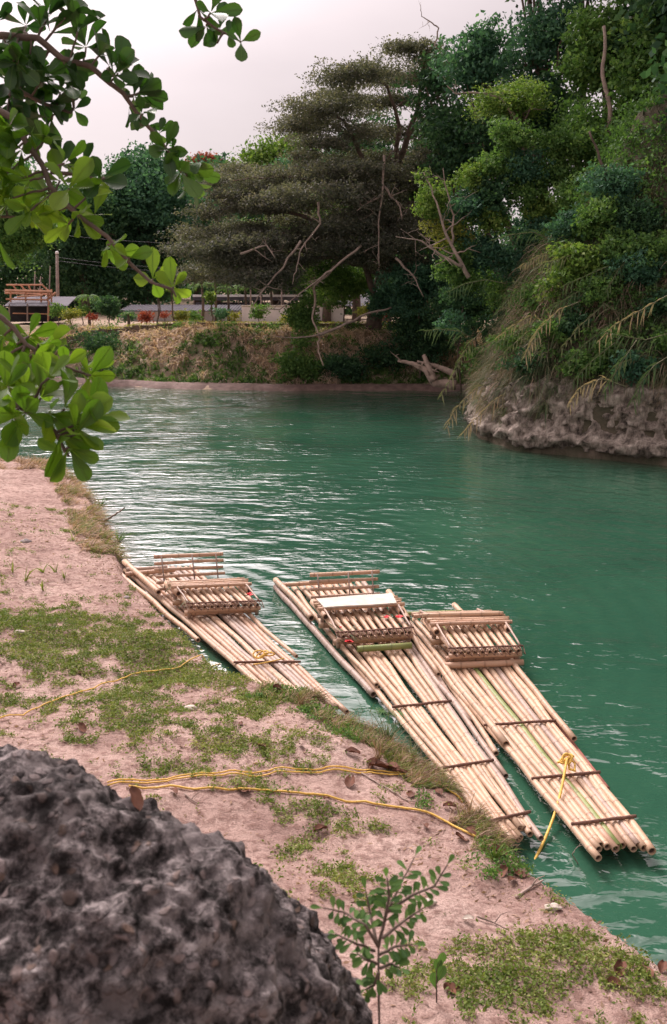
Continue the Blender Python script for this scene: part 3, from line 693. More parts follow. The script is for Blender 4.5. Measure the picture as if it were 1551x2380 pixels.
# hanging grass and reeds on the cliff
def blades(roots, outdir, count, length, width, segs=5, up=.7, val=(0, 1), spread=.6, grav=1.0, clumpval=None, curl=0):
    """roots (n,3), outdir (n,3); returns ribbon quads"""
    n = len(roots); idx = np.repeat(np.arange(n), count); m_ = len(idx)
    p = roots[idx] + rng.normal(0, .08, (m_, 3)) * length * .3
    d = outdir[idx] + rng.normal(0, spread, (m_, 3)); d[:, 2] += up; d /= np.linalg.norm(d, axis=1, keepdims=True)
    Ln = length * rng.uniform(.5, 1.3, m_); st = Ln / segs
    side = np.cross(d, np.array([0, 0, 1.0])) + rng.normal(0, .4, (m_, 3)); side /= np.linalg.norm(side, axis=1, keepdims=True)
    wdt = width * rng.uniform(.6, 1.3, m_)
    ring = [(p.copy(), wdt * .7)]
    for s_ in range(segs):
        p = p + d * st[:, None]; d = d + np.array([0, 0, -1.0]) * (grav * 1.6 / segs) ; d /= np.linalg.norm(d, axis=1, keepdims=True)
        ring.append((p.copy(), wdt * (1 - ((s_ + 1) / segs) ** 2 * .92)))
    Q = []
    for (a, wa), (b_, wb) in zip(ring[:-1], ring[1:]):
        Q.append(np.stack([a - side * wa[:, None] * .5, a + side * wa[:, None] * .5, b_ + side * wb[:, None] * .5, b_ - side * wb[:, None] * .5], 1))
    Q = np.stack(Q, 1).reshape(-1, 3)
    cv = (clumpval if clumpval is not None else rng.uniform(val[0], val[1], n))[idx] + rng.normal(0, .12, m_)
    return Q, np.repeat(np.clip(cv, 0, 1), segs)
n = 22000
x = rng.uniform(4.5, 22, n); y = rng.uniform(27, 47, n); d = sdist(RIGHTP, RIGHT_N, x, y)
k = ((d > .6) | ((x < 7.4) & (d > .3))) & (d < 4.4) & (fbm(x * 1.0 + 40, y + 3, 2.3, 2) > .36) & (rng.random(n) < np.clip(1.5 - d / 4, .12, 1)) & (fbm(x + 9, y, 1.1, 3) + rng.normal(0, .08, n) > .36); x, y, d = x[k], y[k], d[k]
e = .1; gx = (sdist(RIGHTP, RIGHT_N, x + e, y) - d) / e; gy = (sdist(RIGHTP, RIGHT_N, x, y + e) - d) / e
roots = np.stack([x, y, hill_h(x, y) + .05], 1); od = np.stack([-gx, -gy, np.zeros_like(x)], 1)
cv = np.clip(-.06 + .95 * fbm(x * 1.0, y + roots[:, 2], .55, 3) + rng.normal(0, .16, len(x)) + np.where(d < 2.5, .12, -.02), 0, 1)
V, val = blades(roots, od, 20, .52, .024, 4, .8, spread=.95, grav=1.0, clumpval=cv)
lo = ((d > .75) & (d < 3.0) & (rng.random(len(x)) < .6)) | (x < 7.6)
V2, val2 = blades(roots[lo] + np.array([0, 0, .25]), od[lo] * 1.3, 9, 1.1, .026, 6, .35, spread=1.15, grav=1.5, clumpval=np.clip(cv[lo] + .04 + rng.normal(0, .14, lo.sum()), 0, 1))
V = np.concatenate([V, V2]); val = np.concatenate([val, val2])
npmesh('cliff_reeds', V, 4, LM['reed'], val=val)['kind'] = 'stuff'
# arching canes with long leaves
CG = 'arching giant reeds leaning off the cliff'
def cane(pxs, Y0, Y1, label, mat='reed', dry=.2, group=None, nl=38, ll=.62):
    n = len(pxs); pts = [PY(x, y, Y0 + (Y1 - Y0) * i / (n - 1)) for i, (x, y) in enumerate(pxs)]
    root = empty('giant_reed', pts[0], label, 'reed', group)
    fine = []
    for i in range(n - 1): fine += [pts[i].lerp(pts[i + 1], t / 5) for t in range(5)]
    fine.append(pts[-1]); q = MB(); m_ = len(fine); q.tube(fine, [.017 * (1 - .8 * i / m_) for i in range(m_)], 5); q.build('stem', M['canestem'], root)
    q = MB()
    for i in range(nl):
        t = .25 + .75 * i / nl; k = min(m_ - 2, int(t * (m_ - 1))); p = fine[k]; ax = (fine[k + 1] - fine[k]).normalized()
        sgn = 1 if i % 2 else -1
        side0 = ax.cross(Vector((random.uniform(-.5, .5), 1, random.uniform(-.5, .5)))).normalized() * sgn
        if random.random() < .18: continue
        d_ = (side0 * .8 + ax * .9 + Vector((0, random.uniform(-.3, .3), 0))).normalized()
        L_ = ll * random.uniform(.35, 1.35) * (1.1 - .5 * t); pp = [p]; v_ = d_
        for s_ in range(4): v_ = (v_ + Vector((random.uniform(-.12, .12), 0, -.38))).normalized(); pp.append(pp[-1] + v_ * L_ / 4)
        q.ribbon(pp, [.02, .036, .032, .02, .004], d_.cross(Vector((0, 1, .2))).normalized(), max(.01, min(1, dry + random.uniform(-.1, .15))))
    q.build('leaves', LM[mat], root, smooth=False)
cane([(1480, 790), (1440, 850), (1400, 920)], 31, 30.3, 'drooping green reed hanging over the rock near the right edge', dry=.2)
cane([(1600, 660), (1500, 715), (1430, 755), (1385, 800)], 31.5, 30.5, 'long straw coloured reed reaching left from the right edge', dry=.75)
cane([(1610, 760), (1500, 790), (1440, 780), (1400, 770)], 31, 30, 'long green reed stretching out level from the right edge', dry=.15, ll=.7)
cane([(1180, 660), (1130, 650), (1080, 660), (1040, 680)], 38.5, 37.5, 'green reed tip pointing left over the water at the top of the grass', dry=.1)
cane([(1120, 800), (1070, 770), (1020, 765), (985, 770)], 38, 37, 'thin green reed sticking out furthest over the water', dry=.15, ll=.7)
cane([(1170, 880), (1110, 900), (1060, 950), (1035, 1000)], 36.8, 36, 'straw reed drooping to the water at the left end of the cliff', dry=.7)
cane([(1200, 900), (1150, 930), (1100, 980), (1075, 1010)], 35.8, 35, 'straw reed hanging beside the left end of the rock foot', dry=.8)
cane([(1290, 560), (1240, 540), (1190, 545), (1140, 560)], 38, 37.5, 'green reed arching left under the yellowish bush', dry=.1)
cane([(1130, 760), (1090, 800), (1060, 860), (1020, 930)], 38, 37, 'mixed green reed hanging at the left margin of the cliff', dry=.45)
cane([(1350, 700), (1300, 720), (1250, 770), (1215, 840)], 34, 33, 'dry reed hanging left of the vivid green bush', dry=.75)
cane([(1551, 830), (1520, 850), (1490, 890), (1470, 940)], 30.5, 29.8, 'green reed cascading above the dark hollow in the rock', dry=.2)
cane([(1460, 900), (1400, 880), (1350, 900), (1320, 950)], 31.5, 30.6, 'dry reed lying over the rock face', dry=.8)
for i in range(20):
    px = random.uniform(1120, 1540); py = random.uniform(600, 880); p = onhill(px, py)
    if p is None: continue
    Lr = random.uniform(1.2, 2.6) * F / p.y; sg = -1 if random.random() < .8 else 1; dn = random.uniform(-.15, .6)
    pth = [(px, py - 8), (px + sg * Lr * .35, py - 30 - Lr * .08), (px + sg * Lr * .7, py - 20 + Lr * dn * .4), (px + sg * Lr, py + Lr * dn)]
    dr = random.choice([.1, .15, .25, .4, .62]); side_ = 'left of' if px < 1290 else 'around' if px < 1420 else 'right of'
    cane(pth, p.y - .2, p.y - 1.1, ('green' if dr < .3 else 'half dry' if dr < .6 else 'straw coloured') + ' arching reed in the grass ' + side_ + ' the vivid green bush', dry=dr, ll=random.uniform(.35, .6), group=CG)
# driftwood at the corner
root = empty('driftwood', PY(1015, 895, 50), 'pale fallen tree with forked roots lying where the far bank meets the cliff', 'driftwood')
limb([(1060, 895), (1010, 890), (990, 860), (960, 845), (925, 838)], .28, 'dead', 50, 50.5, .08, root, 'limb', 3, .9)
limb([(1010, 885), (995, 850), (985, 825)], .22, 'dead', 50, 50.5, .1, root, 'limb', 2, .6)
limb([(1060, 870), (1010, 850), (970, 840)], .2, 'dead', 50, 51, .06, root, 'limb', 2, .6)

# ------------------------------------------------------------------ far bank cover
n = 9000
x = rng.uniform(-34, 9, n); y = rng.uniform(53.5, 63, n); d = sdist(FARP, FAR_N, x, y); k = (d > 1.0) & (d < 6.5); x, y, d = x[k], y[k], d[k]
e = .1; gx = (sdist(FARP, FAR_N, x + e, y) - d) / e; gy = (sdist(FARP, FAR_N, x, y + e) - d) / e
roots = np.stack([x, y, far_h(x, y) + .02], 1); od = np.stack([-gx, -gy, 0 * x], 1)
green = fbm(x + 3, y * 1.5, .45, 3) + rng.normal(0, .08, len(x)) - .03 * (d - 2) + .13 * (d < 2.4)
dry = green < .60
V, val = blades(roots[dry], od[dry], 9, .6, .055, 3, .5, spread=.9, grav=1.1, clumpval=rng.uniform(.1, .95, dry.sum()))
npmesh('far_dry_grass', V, 4, LM['fardry'], val=val)['kind'] = 'stuff'
g = ~dry
V, val = blades(roots[g], od[g], 9, .45, .06, 3, .9, spread=.9, grav=.8, clumpval=rng.uniform(.1, .8, g.sum()))
npmesh('far_green_weeds', V, 4, LM['mid'], val=val)['kind'] = 'stuff'
k = rng.random(len(x)) < .035
bs = [(a, b_, c_ + .15, r, r, r * .7) for a, b_, c_, r in zip(x[k], y[k], far_h(x[k], y[k]), rng.uniform(.25, .6, k.sum()))]
V, val = blob_leaves(bs, 7, .13, .25, 10)
npmesh('far_bank_weeds', V, 4, LM['mid'], val=val)['kind'] = 'stuff'
bb(235, 790, 57, 75, 16, 12, 'dark', 'dark green patch of bushes on the far bank under the left end of the hedge', r=(.3, .5), name='bush')

# clipped hedge along the terrace edge (leafy surface over a box core)
def hedge(name, x0, x1, y0, y1, h, label, mat='yellow'):
    root = empty(name, ((x0 + x1) / 2, (y0 + y1) / 2, Gz((x0 + x1) / 2, (y0 + y1) / 2)), label, 'hedge')
    q = MB(); n = int(abs(x1 - x0) / .5); V = []; vv = []
    for i in range(n):
        xx = x0 + (x1 - x0) * (i + .5) / n; yy = y0 + (y1 - y0) * (i + .5) / n; zz_ = Gz(xx, yy)
        q.box((xx, yy, zz_ + h * .42), (.52, .42, h * .8), math.atan2(y1 - y0, x1 - x0))
        m_ = 150; cc = np.stack([xx + rng.uniform(-.27, .27, m_), yy + rng.uniform(-.28, .28, m_), zz_ + h * rng.uniform(.05, 1.03, m_) ** .6], 1)
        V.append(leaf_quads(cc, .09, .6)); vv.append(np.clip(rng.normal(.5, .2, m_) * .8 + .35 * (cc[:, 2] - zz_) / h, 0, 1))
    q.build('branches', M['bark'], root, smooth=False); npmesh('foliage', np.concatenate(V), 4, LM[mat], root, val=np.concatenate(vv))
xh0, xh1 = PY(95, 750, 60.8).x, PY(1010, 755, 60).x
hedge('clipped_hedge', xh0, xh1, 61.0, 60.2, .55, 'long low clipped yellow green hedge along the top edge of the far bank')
# small round plants below the hedge
for i, px in enumerate([488, 512, 535, 560, 600, 630, 665, 560 + 140, 450, 430]):
    c = PY(px, 765, 59.4); c.z = Gz(c.x, c.y) + .1
    V, val = blob_leaves([(c.x, c.y, c.z + .12, .28, .28, .24)], 30, .08, .12, 8)
    tag(npmesh('ball_shrub', V, 4, LM['mid' if i % 3 else 'dry'], None, c, val), 'small round clipped shrub in the row just below the long hedge', 'shrub', 'small round shrubs in a row below the hedge')
# garden shrubs
def gshrub(px, py, Yd, rx, rz, mat, label, name='garden_shrub', nb=7, r=(.25, .45), leaf=.14, group=None, **kw):
    c = PY(px, py, Yd); s = Yd / F
    return tree(name, label, 'shrub', (c.x, Yd, Gz(c.x, Yd)), blobset(c, rx * s, rx * s, rz * s, nb, *r), mat, leaf=leaf, dens=8, clump=.25, trunk=.05, limbs=2, group=group, **kw)
gshrub(255, 715, 66, 28, 26, 'dark', 'dark cone-shaped garden tree standing behind the hedge left of the white wall', name='conical_tree', nb=22, r=(.35, .6))
gshrub(420, 733, 63, 18, 9, 'yellow', 'round golden yellow shrub in front of the white wall', nb=8, r=(.25, .4))
gshrub(340, 735, 64, 16, 10, 'red', 'rusty red leaved shrub in front of the white wall', nb=7)
gshrub(385, 735, 65, 9, 10, 'red', 'narrow red shrub beside the golden yellow shrub', nb=4, r=(.15, .3))
gshrub(215, 738, 64, 10, 6, 'red', 'small orange red shrub left of the dark cone-shaped tree', nb=4, r=(.2, .3))
gshrub(165, 730, 63.5, 16, 12, 'yellow', 'pale yellow green shrub right of the dark hut', nb=7)
gshrub(135, 722, 66, 14, 18, 'mid', 'green shrub against the side of the dark hut', nb=7)
gshrub(190, 722, 68, 22, 12, 'mid', 'olive shrub between the hut and the dark cone-shaped tree', nb=8)
gshrub(300, 735, 65, 14, 9, 'teal', 'grey green spiky shrub at the left end of the white wall', nb=6)
gshrub(455, 735, 64, 10, 8, 'mid', 'low green shrub right of the golden yellow one', nb=5)
gshrub(545, 735, 63.5, 9, 9, 'yellow', 'small bright yellow shrub before the middle of the white wall', nb=4, r=(.2, .3))
gshrub(600, 725, 64, 22, 16, 'mid', 'loose green shrub before the right half of the white wall', nb=8)
gshrub(510, 728, 64, 16, 14, 'teal', 'grey green shrub before the white wall under the long rail', nb=6)
gshrub(670, 738, 62.5, 12, 8, 'yellow', 'yellow shrub just left of the creeper column', nb=5)
gshrub(855, 720, 64, 26, 20, 'yellow', 'yellow leaved shrub seen through the gap right of the rain tree trunk', nb=9)
gshrub(900, 725, 66, 12, 9, 'red', 'red shrub seen through the gap beside a thin post', nb=4)
gshrub(960, 720, 63.5, 18, 16, 'yellow', 'bright yellow shrub in the gap at the right end of the hedge', nb=7)
# small feathery palm and young garden trees
def palm(px, py, Yd, fl, nf, label, th=None, group=None):
    c = PY(px, py, Yd); gz = Gz(c.x, Yd); root = empty('small_palm', (c.x, Yd, gz), label, 'palm', group)
    q = MB(); q.tube([(c.x, Yd, gz - .1), (c.x + .03, Yd, (gz + c.z) / 2), (c.x, Yd, c.z)], [.12, .09, .08], 7); q.build('trunk', M['bark'], root)
    q = MB()
    for i in range(nf):
        a = 2 * math.pi * i / nf + random.uniform(-.2, .2); d_ = Vector((math.cos(a), math.sin(a), random.uniform(.6, 1.4))).normalized(); p = c.copy(); pp = [p]
        for s_ in range(6): d_ = (d_ + Vector((0, 0, -.3))).normalized(); p = p + d_ * fl / 6; pp.append(p)
        q.tube(pp, .012, 3)
        for k in range(1, 7):
            for sg in (-1, 1):
                for t in (0, .5):
                    p0 = pp[k].lerp(pp[k - 1], t); ax = (pp[k] - pp[k - 1]).normalized(); sd = ax.cross(Vector((0, 0, 1))).normalized() * sg
                    e_ = p0 + (sd * .9 + ax * .5 + Vector((0, 0, -.5))).normalized() * fl * .3
                    q.ribbon([p0, p0.lerp(e_, .5) + Vector((0, 0, .03)), e_], [.03, .05, .006], ax, random.uniform(.3, .8))
    q.build('fronds', LM['mid'], root, smooth=False)
palm(205, 690, 68, .95, 12, 'small feathery palm-like tree behind the hedge left of the dark cone-shaped tree')
palm(298, 728, 63, .5, 10, 'low spiky palm in front of the left end of the white wall')
for i, (px, py) in enumerate([(470, 660), (500, 655), (530, 670), (570, 665), (630, 660)]):
    palm(px, py, 72 + i, 1.1, 11, ['first young palm from the left in the row behind the rail', 'second young palm from the left in the row behind the rail', 'middle young palm in the row behind the rail', 'second young palm from the right in the row behind the rail', 'rightmost young palm in the row, nearest the creeper column'][i], group='young palms behind the long pale rail')
def young_tree(px, ptop, pbot, Yd, label, mat='bright'):
    t_ = PY(px, ptop, Yd); gz = Gz(t_.x, Yd)
    return tree('young_tree', label, 'tree', (t_.x, Yd, gz), blobset(t_, .35, .35, .3, 4, .2, .35), mat, leaf=.16, dens=8, clump=.2, trunk=.07, limbs=3)
young_tree(366, 672, 745, 62, 'slim young tree with a bare stem in front of the white wall')
young_tree(402, 668, 745, 62.5, 'young tree with a thick pale stem near the golden yellow shrub')
young_tree(490, 690, 745, 63, 'young dark stemmed tree before the white wall under the rail')

# white garden wall with a sheet roof behind it
Yw = 74
def wallbox(q, px0, px1, pt, pb, Yd, depth): 
    a = PY(px0, pt, Yd); b_ = PY(px1, pb, Yd); q.box(((a.x + b_.x) / 2, Yd + depth / 2, (a.z + b_.z) / 2), (b_.x - a.x, depth, a.z - b_.z))
a = PY(285, 745, Yw)
root = empty('garden_shed', (PY(420, 745, Yw).x, Yw, 2.7), 'long low flat roofed white shed with a grey sheet roof behind the hedge', 'building')
q = MB(); wallbox(q, 285, 560, 722, 752, Yw, 3); q.build('wall', M['white_wall'], root, smooth=False)
q = MB(); a = PY(278, 722, Yw - .5); b_ = PY(566, 722, Yw - .5); cx_ = (a.x + b_.x) / 2; q.box((cx_, Yw + 1.4, a.z + .12), (b_.x - a.x, 4.2, .06), 0, 1, R(4))
for i in range(40): q.box((a.x + (b_.x - a.x) * (i + .5) / 40, Yw + 1.4, a.z + .17), (.06, 4.15, .04), 0, 1, R(4))
q.build('roof', M['roof'], root, smooth=False)
q = MB(); wallbox(q, 287, 296, 722, 750, Yw - .06, .04); q.build('door', M['terracotta'], root, smooth=False)
root = empty('garden_wall', (PY(660, 745, 72).x, 72, 2.7), 'white garden wall behind the shrubs under the long pale rail', 'wall')
q = MB(); wallbox(q, 562, 800, 713, 752, 72, .25); q.build('wall', M['white_wall'], root, smooth=False)
q = MB(); wallbox(q, 560, 802, 709.5, 712.9, 71.95, .35); q.build('coping', M['stone'], root, smooth=False)
root = empty('open_pavilion', (PY(600, 745, 78).x, 78, 2.7), 'long open sided low shelter with a pale rail along its eaves', 'shelter')
q = MB(); wallbox(q, 448, 770, 685, 690, 78, .3); q.build('eaves_rail', M['white_wall'], root, smooth=False)
q = MB(); wallbox(q, 448, 770, 690.2, 698, 78.2, 4); q.build('roof', M['roof'], root, smooth=False)
for px in (452, 500, 555, 615, 660, 710, 765):
    q = MB(); wallbox(q, px - 1.5, px + 1.5, 698.2, 745, 78.3, .12); q.build('post', M['pole'], root, smooth=False)
q = MB(); wallbox(q, 455, 765, 703, 745, 81.5, .2); q.build('back_wall', M['roof'], root, smooth=False)
root = empty('garden_shelter', (PY(850, 745, 76).x, 76, 2.7), 'grey blue roofed shelter glimpsed right of the rain tree trunk', 'shelter')
q = MB(); a = PY(785, 708, 76); b_ = PY(925, 708, 76); q.box(((a.x + b_.x) / 2, 77.5, a.z + .3), (b_.x - a.x, 3.5, .07), 0, 1, R(14)); q.build('roof', M['roof'], root, smooth=False)
for px in (790, 862, 920):
    q = MB(); wallbox(q, px - 2, px + 2, 706, 745, 76.2, .13); q.build('post', M['terracotta'], root, smooth=False)
for i, px in enumerate((583, 607, 655)):
    q = MB(); a = PY(px, 745, 73.2 + i * .2); b_ = PY(px, 640 + i * 12, 73.2 + i * .2); q.tube([(a.x, a.y, 2.6), b_], [.07, .05], 7)
    tag(q.build('garden_post', M['pole'], None, (a.x, a.y, 2.6)), 'thin upright post standing among the young palms by the long rail', 'post', 'thin posts among the young palms')
# half-built timber hut, roof frame on top
Yd = 68; gz = Gz(PY(80, 745, Yd).x, Yd)
root = empty('unfinished_hut', (PY(80, 745, Yd).x, Yd, gz), 'half-built hut with a bare timber roof frame over a dark shed with a grey awning', 'hut')
q = MB(); wallbox(q, 20, 126, 708, 748, Yd + .3, 3); q.build('wall', M['dark_shed'], root, smooth=False)
q = MB(); a = PY(10, 706, Yd - .6); b_ = PY(158, 708, Yd - .6); q.box(((a.x + b_.x) / 2, Yd + .6, a.z + .12), (b_.x - a.x, 2.6, .05), 0, 1, R(12)); q.build('awning', M['roof'], root, smooth=False)
def beam(x0, y0, x1, y1, Ya, Yb=None, r=.06, name='beam', mt='timber'):
    q = MB(); q.tube([PY(x0, y0, Ya), PY(x1, y1, Yb if Yb else Ya)], r, 4); q.build(name, M[mt], root, smooth=False)
for px in (25, 60, 96, 112, 120): beam(px, 702, px, 672, Yd + .2, name='post')
beam(12, 675, 122, 678, Yd + .1, r=.09); beam(12, 681, 116, 684, Yd + .4); beam(14, 695, 108, 697, Yd + .2)
beam(15, 662, 100, 662, Yd + 1.2); beam(30, 662, 40, 676, Yd + 1); beam(48, 662, 60, 676, Yd + 1); beam(98, 661, 112, 676, Yd + 1.1); beam(66, 662, 72, 676, Yd + 1)
beam(108, 698, 130, 680, Yd + .3, r=.08); beam(40, 690, 100, 686, Yd - .2)
for px in (22, 64, 112): beam(px, 748, px, 706, Yd - .6, r=.05, name='post', mt='pole')
beam(30, 728, 126, 730, Yd - .5, r=.04); beam(112, 748, 114, 700, Yd - .7, r=.06, name='post')
for i, (px, pt) in enumerate(((80, 630), (93, 642), (115, 618))):
    q = MB(); a = PY(px, 672, Yd + 2.4); b_ = PY(px + 2, pt, Yd + 2.4); q.tube([(a.x, a.y, gz), a, b_], [.06, .05, .035], 6)
    tag(q.build('bamboo_pole', M['pole'], None, (a.x, a.y, gz)), ['shortest upright pole behind the half-built hut', 'middle upright pole behind the half-built hut', 'taller upright pole at the right corner of the half-built hut'][i], 'pole')
Yp = 74; a = PY(135, 745, Yp)
root = empty('utility_pole', (a.x, Yp, Gz(a.x, Yp)), 'tall grey utility pole with a white cap beside the half-built hut', 'pole')
b_ = PY(133, 590, Yp); q = MB(); q.tube([(a.x, Yp, Gz(a.x, Yp) - .2), b_], [.15, .10], 8); q.build('shaft', M['pole'], root)
q = MB(); q.tube([b_, b_ + Vector((0, 0, .12)), b_ + Vector((0, 0, .2))], [.13, .13, .04], 8); q.build('cap', M['white_wall'], root)
for i, (y0, y1) in enumerate(((598, 618), (606, 628), (545, 553))):
    q = MB(); p0 = PY(133, y0, Yp); p1 = PY(760, y1, Yp + 8); pp = []
    for k in range(17): t = k / 16; p = p0.lerp(p1, t); p.z -= 4 * t * (1 - t) * .55; pp.append(p)
    q.tube(pp, .018, 4); tag(q.build('power_line', M['wire'], None, p0), ['upper sagging wire running right from the utility pole', 'lower sagging wire running right from the utility pole', 'topmost thin wire in front of the dark wood'][i], 'wire')
# pale stones and one bright weed on the far slope
for i, (px, py, s) in enumerate(((252, 830, .28), (326, 843, .2))):
    q = MB(); c = PY(px, py, 56.6); c.z = Gz(c.x, c.y) + .1
    for k in range(1): q.box(c, (s * 1.5, s, s * 1.2), random.random(), .7)
    o = q.build('pale_rock', M['stone'], None, c, smooth=True); bv = o.modifiers.new('b', 'SUBSURF'); bv.levels = 2; bv.render_levels = 2
    tag(o, ['larger pale rock lying on the far bank slope', 'smaller pale rock lying on the far bank slope'][i], 'rock')

# ------------------------------------------------------------------ rafts
def bamboo(p0, p1, r0, r1, name, mat, parent, bend=.012, node=None, cut=True, seg=10, phase=None):
    p0 = Vector(p0); p1 = Vector(p1); L_ = (p1 - p0).length; ax = (p1 - p0).normalized()
    sd = ax.cross(Vector((0, 0, 1))).normalized(); up = sd.cross(ax)
    b1, b2 = random.uniform(-1, 1) * bend * L_, random.uniform(-.5, .5) * bend * L_
    node = node or random.uniform(.30, .46); ts = [(0, 1, 0), ]
    x = random.uniform(.05, node); 
    while x < L_ - .02:
        for o, k, a_ in ((-.022, 1, 0), (-.009, 1.03, .6), (0, 1.10, 1), (.009, 1.03, .6), (.022, 1, 0)):
            if 0 < x + o < L_: ts.append(((x + o) / L_, k, a_))
        x += node * random.uniform(.85, 1.15)
    ts.append((1, 1, 0))
    # irregular small kinks at the nodes
    ph = random.uniform(0, 40); pts = []; rr = []; at = []
    for t, k, a_ in ts:
        q = p0.lerp(p1, t) + sd * (b1 * math.sin(math.pi * t) + mnoise.noise((t * L_ * .9 + ph, 0, 0)) * .034) + up * (b2 * math.sin(math.pi * t) + mnoise.noise((t * L_ * .9 + ph, 7, 0)) * .010)
        pts.append(q); rr.append((r0 + (r1 - r0) * t) * k); at.append(a_)
    q = MB(); q.tube(pts, rr, seg, at, cap=False); n = len(pts)
    for end in (0, 1):   # hollow cut ends
        i0 = 0 if end == 0 else (n - 1) * seg; c = pts[0] if end == 0 else pts[-1]; inn = ax if end == 0 else -ax
        r = rr[0] if end == 0 else rr[-1]; o = len(q.v)
        ring = [Vector(q.v[i0 + k]) for k in range(seg)]
        q.v += [tuple(c + (p - c) * .74) for p in ring]; q.a += [.25] * seg
        q.v += [tuple(c + (p - c) * .70 + inn * .05) for p in ring]; q.a += [2.0] * seg
        for k in range(seg):
            k2 = (k + 1) % seg
            f1 = (i0 + k2, i0 + k, o + k, o + k2); f2 = (o + k2, o + k, o + seg + k, o + seg + k2)
            q.f += [f1, f2] if end == 0 else [f1[::-1], f2[::-1]]
        q.f.append(tuple(o + seg + k for k in range(seg)))
    return q.build(name, M[mat], parent)

